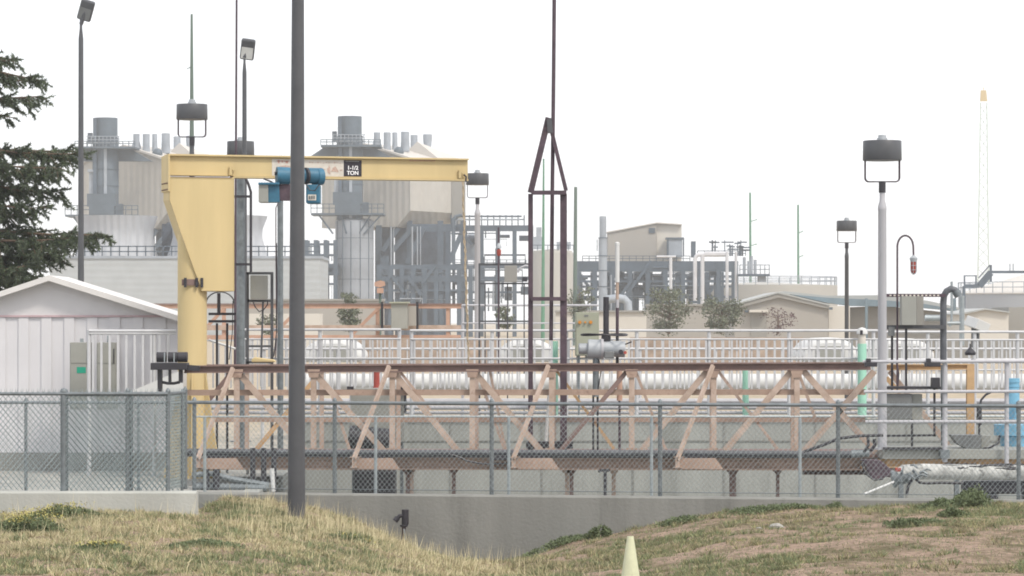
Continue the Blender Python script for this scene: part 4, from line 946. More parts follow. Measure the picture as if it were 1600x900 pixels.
# blue drive unit
t = thing('blue_drive_unit', 'bright blue vertical motor and gear drive at the right edge', 'machine', W(1585, 703, 59))
mb = MB(); mb.cyl(W(1582, 655, 59), W(1582, 596, 59), S(11, 59), n=20); mb.build('motor', M['blue_l'], t, smooth=True)
mb = MB(); [mb.cyl(W(1582, y_+1.5, 59), W(1582, y_, 59), S(12, 59), n=20) for y_ in (596, 603, 610, 632, 650)]; mb.build('fins', M['blue_l'], t)
mb = MB(); mb.cyl(W(1582, 596, 59), W(1582, 591, 59), S(11.5, 59), n=20); mb.build('cap', M['blue_l'], t, smooth=True)
mb = MB(); mb.cyl(W(1585, 680, 59), W(1585, 663, 59), S(32, 59), n=24); mb.build('flange', M['blue_l'], t, smooth=True)
mb = MB(); mb.cyl(W(1590, 703, 59), W(1590, 680, 59), S(27, 59), n=24); mb.build('gearbox', M['blue_l'], t, smooth=True, bevel=.02)
mb = MB(); mb.bxp(1588, 1592, 628, 645, 58.75, .05); mb.build('lever', M['black'], t)
t = thing('grey_trough', 'slanted dark grey steel trough below the platform rails', 'trough', W(1520, 702, 57.8))
mb = MB(); mb.prp([(1487,680),(1533,680),(1533,700),(1510,701),(1497,694)], 57.8, .5); mb.build('side', M['cab_d'], t)
mb = MB(); mb.prp([(1533.5,680),(1548,681),(1545,697),(1533.5,700)], 57.9, .4); mb.build('end', M['cab'], t)
mb = MB(); mb.tube([W(x_, y_, 57.7) for x_, y_ in ((1535,701),(1548,699),(1560,692),(1562,680))], .02, 6); mb.build('hose', M['black'], t, smooth=True)
# conduit with valve
t = thing('black_conduit', 'thin black curved conduit with a fitting near the blue drive', 'conduit', W(1530, 680, 58))
mb = MB(); mb.tube([W(x_, y_, 58) for x_, y_ in ((1530,680),(1530,640),(1533,625),(1540,617),(1552,611))], .022, 6); mb.build('pipe', M['black'], t, smooth=True)
mb = MB(); mb.cyl(W(1530, 664, 58), W(1530, 636, 58), .05, n=10); mb.build('fitting', M['black'], t, smooth=True)
t = thing('grey_standpost', 'slim grey post with black bell-shaped top behind the platform', 'post', W(1521, 700, 60.5))
mb = MB(); mb.cyl(W(1521, 700, 60.5), W(1521, 560, 60.5), S(4, 60), n=12); mb.build('post', M['alu_w'], t, smooth=True)
mb = MB(); mb.lathe(W(1516, 555, 61), [(.1, 0), (.11, .05), (.05, .12), (.018, .15), (.014, .22)], 14); mb.build('bell', M['black'], t, smooth=True)
mb = MB(); mb.obox(W(1527, 507, 75), .42, .42, .24, Matrix.Rotation(R(22), 3, 'Y') @ Matrix.Rotation(R(35), 3, 'Z')); 
t = thing('vent_hood', 'small tilted white vent hood above the right railing', 'vent', W(1527, 530, 75)); mb.build('hood', M['white'], t, bevel=.01)
mb = MB(); mb.cyl(W(1524, 545, 75.1), W(1524, 512, 75.1), .1, n=10); mb.build('stack', M['dark'], t)

# torn lagged pipe at lower right
YG = 50.
t = thing('lagged_pipe', 'thick pipe in torn white lagging lying behind the fence at lower right', 'pipe', W(1500, 740, YG))
mb = MB(); mb.tube([W(1403, 742, YG), W(1412, 738, YG), W(1440, 737, YG), W(1640, 739, YG)], [S(10,YG), S(12,YG), S(12.5,YG), S(12,YG)], 20); mb.build('lagging', M['lines'], t, smooth=True)
mb = MB(); mb.cyl(W(1397, 748, YG), W(1425, 744, YG-.05), S(10.5, YG), n=16); mb.cyl(W(1394, 749, YG), W(1399, 748, YG), S(13.5, YG), n=16); mb.build('flange', M['galv_d'], t, smooth=True)
mb = MB(); mb.bxp(1399, 1408, 731, 737, YG-.28, .05); mb.build('red_tape', M['red'], t, bevel=.01)
random.seed(5)
mb = MB()
for k in range(26):
    px = 1448+random.random()*150; a = random.random()*.8; c0 = W(px, 0, YG); c0.z = Z(738.5, YG)
    r_ = S(12.6, YG); l_ = .05+random.random()*.28; q = R(35+random.random()*60)
    p = c0 + Vector((0, -math.cos(q)*r_, math.sin(q)*r_)); mb.tube([p, p+Vector((l_*.5, -.008, .012*random.uniform(-1,1))), p+Vector((l_, 0, .02*random.uniform(-1,1)))], .008+.008*random.random(), 5)
mb.build('torn_lagging', M['black'], t)
mb = MB()
for k in range(9):
    c0 = W(1410+random.random()*34, 726+random.random()*22, YG-.3); d_ = Vector((random.uniform(-.1,.14), random.uniform(-.05,.03), random.uniform(-.1,.09)))
    mb.tube([c0, c0+d_, c0+d_*1.6+Vector((.03,0,-.05))], .012+.012*random.random(), 5)
mb.build('loose_straps', M['galv_d'], t)
mb = MB(); mb.tube([W(x_, y_, YG-.2) for x_, y_ in ((1430,748),(1437,754),(1450,755),(1470,754),(1505,755))], .025, 6); mb.tube([W(x_, y_, YG-.2) for x_, y_ in ((1425,750),(1419,760),(1417,772))], .025, 6); mb.build('hose', M['black'], t, smooth=True)
for x0, x1, y0, y1 in ((1505, 1640, 752, 772), (1518, 1560, 772, 790), (1600, 1640, 772, 790)):
    mb = MB(); mb.bxp(x0, x1, y0, y1, YG, .3); mb.build('support', M['black'], t, bevel=.03)
# burnt end of the conduit near the white pole
t = thing('cable_bracket', 'blackened angled bracket with cables between the truss end and the lagged pipe', 'bracket', W(1375, 740, 56))
mb = MB(); mb.prp([(1346,718),(1374,718),(1399,738),(1397,747),(1385,745),(1374,750),(1362,747)], 56, .25); mb.build('bracket', M['purp'], t, bevel=.02)
mb = MB(); mb.tube([W(x_, y_, 55.9) for x_, y_ in ((1256,706),(1290,694),(1310,685),(1345,681),(1380,680))], .03, 6); mb.tube([W(x_, y_, 55.9) for x_, y_ in ((1352,702),(1362,703),(1367,695),(1366,686))], .035, 6); mb.tube([W(x_, y_, 55.85) for x_, y_ in ((1346,722),(1352,740),(1366,750),(1380,748))], .02, 6); mb.tube([W(x_, y_, 55.85) for x_, y_ in ((1356,682),(1357,695),(1350,706))], .03, 6); mb.build('cables', M['black'], t, smooth=True)
mb = MB(); mb.cyl(W(1330, 709, 55.9), W(1358, 708, 55.9), .07, n=10); mb.build('coupling', M['galv_d'], t, smooth=True)
mb = MB(); mb.cyl(W(1350, 772, 49), W(1396, 753, 49.6), .017, n=8); tag(mb.build('slanted_white_bar', M['white'], origin=W(1350, 772, 49)), 'slanted white bar leaning left of the lagged pipe', 'bar')

# hydrant at wall
yh = wp(630).y - .28; xh = X(631, yh)
t = thing('yard_hydrant', 'dark rusty standpipe tap in front of the grey wall', 'tap', (xh, yh, terr(xh, yh)))
mb = MB(); mb.cyl((xh, yh, -.7), (xh, yh, Z(820, yh)), .03, n=10); mb.build('riser', M['purp'], t, smooth=True)
mb = MB(); mb.cyl((xh, yh, Z(823, yh)), (xh, yh, Z(820, yh)), .06, n=12); mb.cyl((xh+.02, yh, Z(820, yh)), (xh+.02, yh, Z(796, yh)), .052, n=14); mb.build('head', M['black'], t, smooth=True, bevel=.006)
mb = MB(); mb.tube([(xh, yh, Z(806,yh)), (xh-.06, yh-.01, Z(806,yh)), (xh-.1, yh-.01, Z(811,yh))], .03, 8); mb.cyl((xh-.09, yh-.01, Z(809,yh)), (xh-.13, yh-.02, Z(814,yh)), .042, n=10); mb.build('spout', M['black'], t, smooth=True)
mb = MB(); mb.bar((xh+.005, yh-.05, Z(826,yh)), (xh+.03, yh-.05, Z(843,yh)), .025); mb.build('handle', M['galv'], t)

# traffic cone
Yc = 30.; xc_ = X(985, Yc); zc_ = terr(xc_, Yc)
t = thing('traffic_cone', 'pale yellow faded traffic cone in the foreground', 'traffic cone', (xc_, Yc, zc_))
zt_ = Z(838, Yc); hh = zt_-zc_
rb = S(5, Yc) + (S(14, Yc)-S(5, Yc))*hh/(S(62, Yc))
mb = MB(); mb.lathe((xc_, Yc, 0), [(rb, zc_+.03), (S(5.3,Yc), zt_-.01), (S(5,Yc), zt_), (S(3.6,Yc), zt_), (S(3.6,Yc), zt_-.1)], 32, cap=False); mb.build('cone_body', M['cone'], t, smooth=True)
mb = MB(); mb.box(xc_-rb*1.25, xc_+rb*1.25, Yc-rb*1.25, Yc+rb*1.25, zc_-.005, zc_+.035); mb.build('cone_base', M['cone'], t, bevel=.01)

# ------------------------------------------------------------------ power station far behind
YH = 600.
def hx(px, Y=YH): return X(px, Y)
def power_unit():
    t = thing('power_station_unit', 'beige power station boiler house with dark chimney, right one, behind the yellow beam', 'power station', (hx(610), YH+8, 0), 'twin power station units on the skyline')
    C = Vector((hx(641), YH, 0)); dl = Vector((-math.cos(R(30)), math.sin(R(30)), 0)); dr = Vector((math.sin(R(30)), math.cos(R(30)), 0))
    ze, zp, z1, z0 = Z(248, YH), Z(226, YH), Z(329, YH), Z(354, YH)
    mb = MB(); mb.prism([(0, z1), (3.0, z0), (20, z0), (20, ze), (10, zp), (0, ze)], C, dl, EZ, dr, 0, 20); mb.build('casing', M['cclad'], t)
    rf = MB()
    for a, b_ in (((-.5, ze-.3), (10, zp+.1)), ((20.5, ze-.3), (10, zp+.1))):
        P = [C+dl*a[0]+EZ*a[1]-dr*.5, C+dl*b_[0]+EZ*b_[1]-dr*.5]; Q = [p+dr*21 for p in P]; th = EZ*.45
        v = [P[0], P[1], Q[1], Q[0]]; rf.add([x_+EZ*.05 for x_ in v]+[x_+th for x_ in v], [(0,1,2,3),(7,6,5,4),(0,4,5,1),(1,5,6,2),(2,6,7,3),(3,7,4,0)])
    rf = rf.build('roof', M['croof'], t)
    # upper step of roof
    P_ = lambda a, b, z: C+dl*a+dr*b+EZ*z
    E1, Rg, E2, F1, F2, G1, G2 = P_(-.4,10,ze+.3), P_(4.6,10,zp+1.2), P_(9.4,10,ze+.2), P_(-.4,20.5,ze+.3), P_(9.4,20.5,ze+.2), P_(-.4,10,ze-1), P_(9.4,10,ze-1)
    mb = MB(); mb.add([E1, Rg, E2, F1, F2], [(0,3,1), (1,3,4), (1,4,2), (0,1,2), (0,2,4,3)]); mb.build('upper_roof', M['croof'], t)
    mb = MB(); mb.prp([(505, 231), (586, 231), (612, 246), (618, 249), (478, 249)], YH-2.5, 2.4); mb.build('gable_hood', M['hstack'], t)
    for (px, w0, w1, y0, y1, o) in ((589, 10, 15, 207, 228, 5), (605, 11, 12, 207, 233, 4), (617, 8, 9, 207, 231, 6), (633, 13, 14, 206, 229, 8), (647, 11, 11, 211, 228, 14), (668, 14, 12, 210, 228, 14)):
        Y = YH+o; c0 = Vector((X(px, Y), Y, 0)); mb = MB(); mb.lathe(c0, [(S(w1, Y)/2, Z(y1+8, Y)), (S(w1, Y)/2, Z(y1, Y)), (S(w0, Y)/2, Z(y1-10, Y)), (S(w0, Y)/2, Z(y0, Y))], 14); mb.build('roof_vent', M['hpale'], t, smooth=True)
    mb = MB(); c0 = Vector((X(623, YH+3), YH+3, 0)); mb.ball(c0+EZ*Z(236, YH), 1.0); mb.build('roof_fan', M['hstack'], t, smooth=True)
    # chimney in front of the gable
    Yc = YH-4; c0 = Vector((X(546.5, Yc), Yc, 0)); r_ = S(20, Yc)
    mb = MB(); mb.lathe(c0, [(r_*1.03, Z(345, Yc)), (r_*1.03, Z(235, Yc)), (r_, Z(234, Yc)), (r_, Z(214, Yc)), (r_*.94, Z(213, Yc)), (r_*.94, Z(182, Yc)), (r_*.85, Z(182, Yc)), (r_*.85, Z(190, Yc))], 28); ch = mb.build('chimney', M['hstack'], t, smooth=True)
    mb = MB(); mb.bar((X(549, Yc), Yc-r_-.25, Z(343, Yc)), (X(549, Yc), Yc-r_-.25, Z(225, Yc)), .55, .2); mb.build('ladder', M['hpale'], ch)
    mb = MB()
    for y_ in (213, 262, 288): mb.cyl(c0+EZ*(Z(y_+1, Yc)), c0+EZ*Z(y_, Yc), r_*1.07, n=28)
    mb.build('bands', M['hsteel'], ch)
    mb = MB(); mb.bxp(520, 534, 262, 266, Yc-r_, 1); mb.bxp(522, 532, 266, 300, Yc-r_+.4, .4); mb.build('ladder_cage', M['hpale'], ch)
    mb = MB()
    for k in range(9):
        px = 522+k*6; mb.bar((X(px, Yc), Yc-r_-.9, Z(228, Yc)), (X(px, Yc), Yc-r_-.9, Z(212, Yc)), .14)
    for y_ in (212, 217, 222): mb.bar((X(520, Yc), Yc-r_-.9, Z(y_, Yc)), (X(572, Yc), Yc-r_-.9, Z(y_, Yc)), .14)
    mb.build('guard_rail', M['hpale'], ch)
    mb = MB(); mb.bxp(519, 526, 205, 222, Yc-1, 1); mb.build('side_box', M['hstack'], ch)
    mb = MB(); mb.bxp(528.5, 534, 182, 345, Yc-r_-.1, .5); mb.build('riser_pipe', M['hsteel'], ch)
    # concrete-like pedestal
    c1 = Vector((X(554, Yc), Yc, 0)); r1 = S(30, Yc)
    mb = MB(); mb.lathe(c1, [(r1, 0), (r1, Z(345, Yc)), (r1*.8, Z(342, Yc))], 32); pd = mb.build('pedestal', M['hbase'], t, smooth=True)
    mb = MB()
    for y_ in (372, 404, 436, 468): mb.cyl(c1+EZ*(Z(y_+.8, Yc)), c1+EZ*Z(y_, Yc), r1*1.006, n=32)
    for q in (-150, -125, -98, -70, -40): mb.bar(c1+Vector((r1*math.cos(R(q)), r1*math.sin(R(q)), 0)), c1+Vector((r1*math.cos(R(q)), r1*math.sin(R(q)), Z(346, Yc))), .16)
    mb.build('panel_joints', M['hstack'], pd)
    def plat(nm, x0, x1, py, hr, dy):
        p = MB(); p.box(X(x0, Yc), X(x1, Yc), Yc-dy, Yc+dy, Z(py+3, Yc), Z(py, Yc)); p = p.build(nm, M['hstack'], t)
        q = MB(); n_ = int((x1-x0)/9)
        for k in range(n_+1):
            xx = X(x0+(x1-x0)*k/n_, Yc); q.bar((xx, Yc-dy+.1, Z(py, Yc)), (xx, Yc-dy+.1, Z(py-hr, Yc)), .14)
        for f in (1, .55): q.bar((X(x0, Yc), Yc-dy+.1, Z(py-hr*f, Yc)), (X(x1, Yc), Yc-dy+.1, Z(py-hr*f, Yc)), .14)
        q.build('handrail', M['hstack'], p)
        return p
    p = plat('platform', 488, 601, 334, 14, 4.2)
    mb = MB()
    for a, c in ((500,522),(535,543),(560,553),(580,562),(596,570)): mb.bar((X(a, Yc), Yc-3, Z(337, Yc)), (X(c, Yc), Yc-3.3, Z(366, Yc)), .3)
    mb.build('braces', M['hstack'], p)
    plat('upper_platform', 503, 596, 228, 8, 4.0)
    # machinery on the platform
    mb = MB(); mb.bxp(520, 565, 300, 320, Yc-4, 1.0); mb.bxp(566, 576, 316, 334, Yc-4, 1.2); mb.bxp(524, 562, 318, 334, Yc-4.2, .8); mb.build('platform_equipment', M['hstack'], t)
    # steel under the casing
    Yf = YH+3
    for px in (592, 640, 688, 724):
        mb = MB(); mb.box(X(px, Yf)-.55, X(px, Yf)+.55, Yf, Yf+1.1, 0, Z(352 if px < 640 else 345, Yf)); mb.build('column', M['hsteel'], t)
    mb = MB(); mb.box(X(590, Yf), X(726, Yf), Yf+.2, Yf+1, Z(420, Yf), Z(413, Yf)); mb.build('girder', M['hsteel'], t)
    mb = MB(); mb.box(X(590, Yf), X(726, Yf), Yf+.2, Yf+1, Z(441, Yf), Z(431, Yf)); mb.build('girder', M['hsteel'], t)
    mb = MB(); mb.box(X(640, Yf), X(726, Yf), Yf+.2, Yf+1, Z(362, Yf), Z(350, Yf)); mb.build('girder', M['hsteel'], t)
    for a, c in (((598,392),(622,356)), ((613,392),(645,356)), ((636,412),(662,356)), ((702,410),(722,362))):
        mb = MB(); mb.bar(W(*a, Yf-.5), W(*c, Yf-.5), .9); mb.build('brace', M['hsteel'], t)
    for px, w_ in ((611, 3), (615, 1.5), (644, 3), (652, 2), (657, 1.5)):
        mb = MB(); mb.cyl(W(px, 418, Yf-1), W(px, 354, Yf-1), S(w_, Yf)/2, n=8); mb.build('pipe', M['hpale'], t, smooth=True)
    mb = MB(); mb.bxp(594, 608, 400, 430, Yf-1.5, 2); mb.build('vessel', M['hsteel'], t)
    mb = MB(); mb.bxp(586, 614, 354, 540, Yf+5, 2); mb.bxp(617, 704, 356, 540, Yf+6, 2); mb.build('rear_machinery', M['hdark'], t)
    mb = MB(); mb.bxp(706, 727, 280, 350, Yf+10, 3); mb.build('inlet_duct', M['beige_d'], t)
    return t
pu = power_unit()
pu2 = copy_tree(pu); pu2['label'] = 'beige power station boiler house with dark chimney, left one, above the white shed roof'
pu2.location.x -= 379/8.25; pu2.location.z -= .3

# pipe racks and plant between
def rack(label, x0, x1, ytop, Y, levels, cols, seed, pipes, cat='pipe rack', rails=(), diag=0, name='pipe_rack', pal=('hsteel','hpale','hstack')):
    t = thing(name, label, cat, (X((x0+x1)/2, Y), Y, 0)); rr = random.Random(seed)
    mb = MB()
    for k in range(cols+1):
        px = x0+(x1-x0)*k/cols
        for dy in (0, 5): mb.box(X(px,Y)-.38, X(px,Y)+.38, Y+dy, Y+dy+.7, 0, Z(ytop, Y))
    mb.build('columns', M['hsteel'], t)
    mb = MB()
    for (py, th) in levels:
        for dy in (0, 5): mb.box(X(x0-2,Y), X(x1+2,Y), Y+dy+.1, Y+dy+.6, Z(py+th,Y), Z(py,Y))
    mb.build('beams', M['hsteel'], t)
    for k in range(pipes):
        py = ytop + rr.random()*(470-ytop); a = x0+rr.random()*(x1-x0)*.6; c = a+20+rr.random()*(x1-a-10)*.7; w_ = 1+rr.random()*2.2
        mb = MB(); dy = rr.uniform(-1, 6)
        if rr.random() < .55: pts = [W(a, py, Y+dy), W(c, py, Y+dy), W(c, min(480, py+10+rr.random()*30), Y+dy)]
        else: pts = [W(a, 486, Y+dy), W(a, py, Y+dy)]
        mb.tube(pts, S(w_, Y)/2, 6); mb.build('pipe', M[rr.choice(pal)], t, smooth=False)
    for k in range(diag):
        px = x0+rr.random()*(x1-x0-30); mb = MB(); yy = rr.choice(levels)[0]; mb.bar(W(px, yy+30, Y-.2), W(px+22*rr.choice((-1,1)), yy, Y-.2), .5); mb.build('brace', M['hsteel'], t)
    for (a, c, py) in rails:
        mb = MB(); n_ = max(2, int((c-a)/10))
        for f in (8, 4): mb.bar(W(a, py-f, Y), W(c, py-f, Y), .11)
        for k in range(n_+1): mb.bar(W(a+(c-a)*k/n_, py, Y), W(a+(c-a)*k/n_, py-8, Y), .11)
        mb.build('handrail', M['hsteel'], t)
    for k in range(int((x1-x0)/14)):
        px = x0+rr.random()*(x1-x0-8); w_ = 5+rr.random()*14; lv = rr.choice(levels)[0]; h_ = 6+rr.random()*16
        mb = MB()
        if rr.random() < .5: mb.bxp(px, px+w_, lv+16, min(486, lv+16+h_), Y+2, 2.5)
        else: mb.cyl(W(px, lv+14+h_/2, Y+3), W(px+w_, lv+14+h_/2, Y+3), S(h_, Y)/2.5, n=12)
        mb.build('equipment', M[rr.choice(('hdark','hstack','hsteel'))], t)
    return t
rack('blue-grey steel pipe rack full of pipes right of the pale pedestal', 592, 735, 414, 560, [(414,6),(432,8),(452,3)], 8, 1, 26, diag=5)
rack('open blue-grey pipe rack with pipes on top, behind the white-poled lamp', 700, 830, 352, 570, [(352,8),(414,5),(432,5),(455,3)], 5, 2, 30, rails=((700,822,414),), diag=2)
rack('steel stair tower left of the pale pedestal', 478, 524, 375, 590, [(380,2.5),(397,2.5),(412,6),(425,3),(442,3)], 3, 3, 7, name='stair_tower', cat='tower')
mb = MB(); [mb.bar(W(705+k*9.5, 352, 567), W(705+k*9.5, 336, 567), .2) for k in range(13)]; mb.bar(W(705,343,567), W(820,343,567), .2)
tag(mb.build('roof_handrail', M['hsteel'], origin=W(760,352,567)), 'thin steel handrail on top of the open rack by the white-poled lamp', 'handrail')
t = thing('top_pipes', 'bundle of pale pipes bending over the top of the open rack', 'pipework', W(760, 352, 568))
for k, (a, c, y_) in enumerate(((707, 815, 338), (712, 812, 343), (716, 822, 348))):
    mb = MB(); mb.tube([W(a, 352+40*(k==0), 568-k), W(a, y_+4, 568-k), W(a+3, y_, 568-k), W(c, y_, 568-k)], S(3, 568)/2, 6); mb.build('pipe', M['hpale' if k % 2 else 'hsteel'], t, smooth=True)
mb = MB(); mb.tube([W(709, 480, 566), W(709, 345, 566), W(713, 338, 566), W(722, 336, 566)], S(5, 566)/2, 8); mb.build('riser', M['hstack'], t, smooth=True)
mb = MB(); mb.cyl(W(738, 406, 575), W(738, 372, 575), S(11, 575), n=16); mb.lathe(W(738, 372, 575), [(S(11,575),0),(S(8,575),.6),(.1,1)], 16)
tag(mb.build('pressure_vessel', M['hpale'], origin=W(738, 406, 575), smooth=True), 'pale rounded vessel inside the open rack behind the lamp pole', 'tank')
t = thing('storage_tank', 'beige cylindrical tank behind the A-frame', 'tank', (X(864, 500), 504, 0))
mb = MB(); mb.lathe((X(864,500), 504, 0), [(S(33,500), 0), (S(33,500), Z(396,500)), (S(30,500), Z(391,500)), (.2, Z(388,500))], 36); mb.build('shell', M['tankt'], t, smooth=True)
for q in ((832, 850, 370, 389, 503, 2), (838, 846, 355, 369.8, 503, 1.5), (870, 892, 378, 389, 503, 2)):
    mb = MB(); mb.bxp(*q); mb.build('roof_equipment', M['hpale'], t)
mb = MB(); [mb.bar(W(p, 391, 501), W(p, 383, 501), .12) for p in range(832, 898, 8)]; mb.bar(W(831,383,501), W(897,383,501), .12); mb.build('handrail', M['hsteel'], t)
t = thing('exhaust_stack', 'pale grey banded exhaust stack left of the beige penthouse', 'stack', (X(942,520), 520, 0))
mb = MB(); mb.lathe((X(942,520), 520, 0), [(S(6.6,520), 0), (S(6.6,520), Z(372,520)), (S(5.3,520), Z(371,520)), (S(5.3,520), Z(338,520)), (S(4.5,520), Z(338,520))], 20); mb.build('shaft', M['hpale'], t, smooth=True)
mb = MB(); [mb.cyl((X(942,520), 520, Z(y_+1.5,520)), (X(942,520), 520, Z(y_,520)), S(7.2,520), n=20) for y_ in (371, 399, 422, 447)]; mb.build('bands', M['hstack'], t)
mb = MB(); mb.tube([W(x_, y_, 515) for x_, y_ in ((948,468),(965,466),(975,467),(981,473),(982,495))], S(6.5,515), 12); mb.build('elbow_duct', M['hpale'], t, smooth=True)
mb = MB(); mb.bar(W(933, 374, 519), W(933, 392, 519), .12); mb.build('antenna', M['hsteel'], t)

t = thing('penthouse_building', 'beige lean-to building with one louvre on the steel deck, middle right', 'building', (X(1000,540), 545, Z(408,540)))
mb = MB(); e1 = Vector((math.cos(R(12)), math.sin(R(12)), 0))
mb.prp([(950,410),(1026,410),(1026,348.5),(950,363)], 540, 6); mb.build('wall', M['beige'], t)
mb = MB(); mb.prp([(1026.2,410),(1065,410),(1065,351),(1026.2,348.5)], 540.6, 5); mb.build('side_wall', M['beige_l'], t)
mb = MB(); mb.bxp(1014, 1023.5, 356, 364, 539.8, .3); mb.build('louvre', M['hstack'], t)
mb = MB(); mb.prp([(949,363.6),(1026,349),(1066,351.5),(1066,350),(1026,347.2),(949,361.8)], 539.7, 7); mb.build('roof', M['croof'], t)
mb = MB(); mb.bxp(1043, 1066, 373, 402, 537, 3); mb.build('annex', M['hpale'], t)
mb = MB(); mb.bxp(1041, 1069, 371, 374, 536.8, 3.4); mb.bxp(1042, 1045, 374, 404, 536.8, .4); mb.bxp(1067, 1069, 374, 400, 536.8, .4); mb.build('canopy', M['hstack'], t)
rack('steel deck on dark legs carrying the beige penthouse', 902, 1150, 408, 530, [(408,9),(417,7),(438,3)], 9, 5, 34, rails=((910,1078,408),(1090,1165,400)), diag=3)
rack('dense low pipework behind the two pines', 905, 1150, 425, 545, [(430,3),(446,3),(462,4)], 11, 9, 30, diag=8)
t = thing('white_pipes', 'pair of large white insulated pipes turning down beside the deck', 'pipework', W(1090, 480, 520))
for a, y_ in ((1086, 400), (1097.5, 398)):
    mb = MB(); mb.tube([W(a, 478, 520), W(a, y_+4, 520), W(a+2, y_, 520), W(a+5, y_-2, 520), W(1138, y_-2, 520)], S(3.2,520), 10); mb.build('pipe', M['pipew'], t, smooth=True)
mb = MB(); mb.cyl(W(1048, 460, 519), W(1048, 402, 519), S(2.5,519), n=10); mb.cyl(W(1026, 401, 519), W(1056, 401, 519), S(1.8,519), n=10); mb.build('pipe', M['pipew'], t, smooth=True)
mb = MB(); mb.cyl(W(1136, 478, 519), W(1136, 394, 519), S(2.6,519), n=10); mb.cyl(W(1150, 478, 519), W(1150, 394, 519), S(2.2,519), n=10); mb.build('pipe', M['pipew'], t, smooth=True)
mb = MB(); mb.bxp(1080.5, 1087, 377, 402, 522, 2); tag(mb.build('dark_flue', M['hsteel'], origin=W(1084,402,522)), 'short square blue-grey flue right of the penthouse', 'flue')
mb = MB(); rr = random.Random(4)
for k in range(15):
    a = 1098+rr.random()*62; y_ = 377+rr.random()*17; mb.bar(W(a, y_, 535), W(a+6+rr.random()*14, y_, 535), .22); mb.bar(W(a+5, y_-3, 535), W(a+5, 400, 535), .16)
tag(mb.build('valve_cluster', M['hsteel'], origin=W(1130, 398, 535)), 'spindly cluster of thin pipes on top of the deck at its right end', 'pipework')
t = thing('small_platform', 'small railed steel platform above the pale round tank', 'platform', W(1180, 430, 515))
mb = MB(); mb.bxp(1155, 1203, 428, 431.5, 515, 4); mb.build('deck', M['hsteel'], t)
mb = MB(); [mb.bar(W(p, 428, 515), W(p, 414, 515), .15) for p in (1156,1164,1172,1180,1188,1195,1202)]; [mb.bar(W(1155, y_, 515), W(1203, y_, 515), .15) for y_ in (414, 421)]; mb.build('handrail', M['hpale'], t)
mb = MB(); [mb.cyl(W(p, 428, 517), W(p, y_, 517), .25, n=8) for p, y_ in ((1163,402),(1170,408),(1174,400),(1180,406))]; mb.bxp(1185, 1197, 431, 440, 516, 2); mb.build('equipment', M['hpale'], t)
t = thing('round_tank', 'wide pale beige round tank with a railed flat roof, right of centre', 'tank', (X(1200,560), 560+15, 0))
mb = MB(); mb.lathe((X(1190,575), 575, 0), [(S(118,575), 0), (S(118,575), Z(446,575)), (.5, Z(441,575))], 56); mb.build('shell', M['tankt'], t, smooth=True)
mb = MB()
for k in range(40):
    q = 2*math.pi*k/40; x_ = X(1190,575)+S(117,575)*math.cos(q); y_ = 575+S(117,575)*math.sin(q); mb.bar((x_, y_, Z(446,575)), (x_, y_, Z(433,575)), .14)
for y_ in (433, 439): mb.tube([(X(1190,575)+S(117,575)*math.cos(q), 575+S(117,575)*math.sin(q), Z(y_,575)) for q in np.linspace(0, 2*math.pi, 41)], .08, 5)
mb.build('handrail', M['hpale'], t)
t = thing('conical_tank', 'large grey tank with shallow conical roof at the right edge', 'tank', (X(1640,450), 450, 0))
xc2 = X(1640,450); r2 = S(134,450)
mb = MB(); mb.lathe((xc2, 455, 0), [(r2, 0), (r2, Z(459,450))], 64, cap=False); mb.build('shell', M['tankm'], t, smooth=True)
mb = MB(); mb.lathe((xc2, 455, 0), [(r2*1.01, Z(459.5,450)), (r2*1.01, Z(458,450)), (.3, Z(420,450))], 64); mb.build('roof', M['croof'], t)
mb = MB(); 
for k in range(48):
    q = 2*math.pi*k/48; x_ = xc2+r2*math.cos(q); y_ = 455+r2*math.sin(q); mb.bar((x_, y_, Z(459,450)), (x_, y_, Z(441,450)), .1)
for y_ in (441, 449): mb.tube([(xc2+r2*math.cos(q), 455+r2*math.sin(q), Z(y_,450)) for q in np.linspace(0, 2*math.pi, 49)], .06, 5)
mb.build('handrail', M['hpale'], t)
Yt = 436
mb = MB(); mb.bar(W(1545, 425, Yt), W(1640, 425, Yt), .35); mb.bar(W(1548, 426, Yt), W(1530, 447, Yt), .5, .9); mb.bar(W(1530, 447, Yt), W(1506, 447, Yt), .5); mb.bar(W(1547, 414, Yt), W(1529, 434, Yt), .15); mb.bar(W(1548,414,Yt), W(1548,440,Yt), .3)
for p in (1507, 1525): mb.bar(W(p, 447, Yt), W(p, 430, Yt), .2)
mb.bar(W(1507,431,Yt), W(1526,431,Yt), .15); mb.bar(W(1506,447,Yt), W(1506,530,Yt), .4); mb.bar(W(1578,425,Yt), W(1578,412,Yt), .1); mb.bar(W(1583,425,Yt), W(1583,412,Yt), .1)
mb.build('stair', M['hsteel'], t)

# low beige buildings at right
t = thing('gabled_building', 'beige gabled building with a canopied door behind the right railing', 'building', (X(1220,300), 305, 0))
mb = MB(); mb.prp([(1148,545),(1294,545),(1294,479),(1217,461),(1148,480)], 300, 14); mb.build('wall', M['beige'], t)
mb = MB(); mb.prp([(1146,478),(1217,459),(1292,475),(1296,480),(1292,482),(1217,465),(1146,483)], 299.6, .35); mb.build('fascia', M['beige_d'], t)
for q, (a, c) in enumerate((((1216,458.5),(1146,477.5)), ((1216,458.5),(1297,478)))):
    A = W(*a, 299.5); B = W(*c, 299.5); mb = MB(); v = [A, B, B+Vector((0,15,0)), A+Vector((0,15,0))]; mb.add(v+[x_+EZ*.15 for x_ in v], [(0,1,2,3),(7,6,5,4),(0,4,5,1),(1,5,6,2),(2,6,7,3),(3,7,4,0)]); mb.build('roof', M['groof'], t)
mb = MB(); mb.bxp(1171, 1200, 484, 488, 299, 1); mb.build('canopy', M['beige_l'], t)
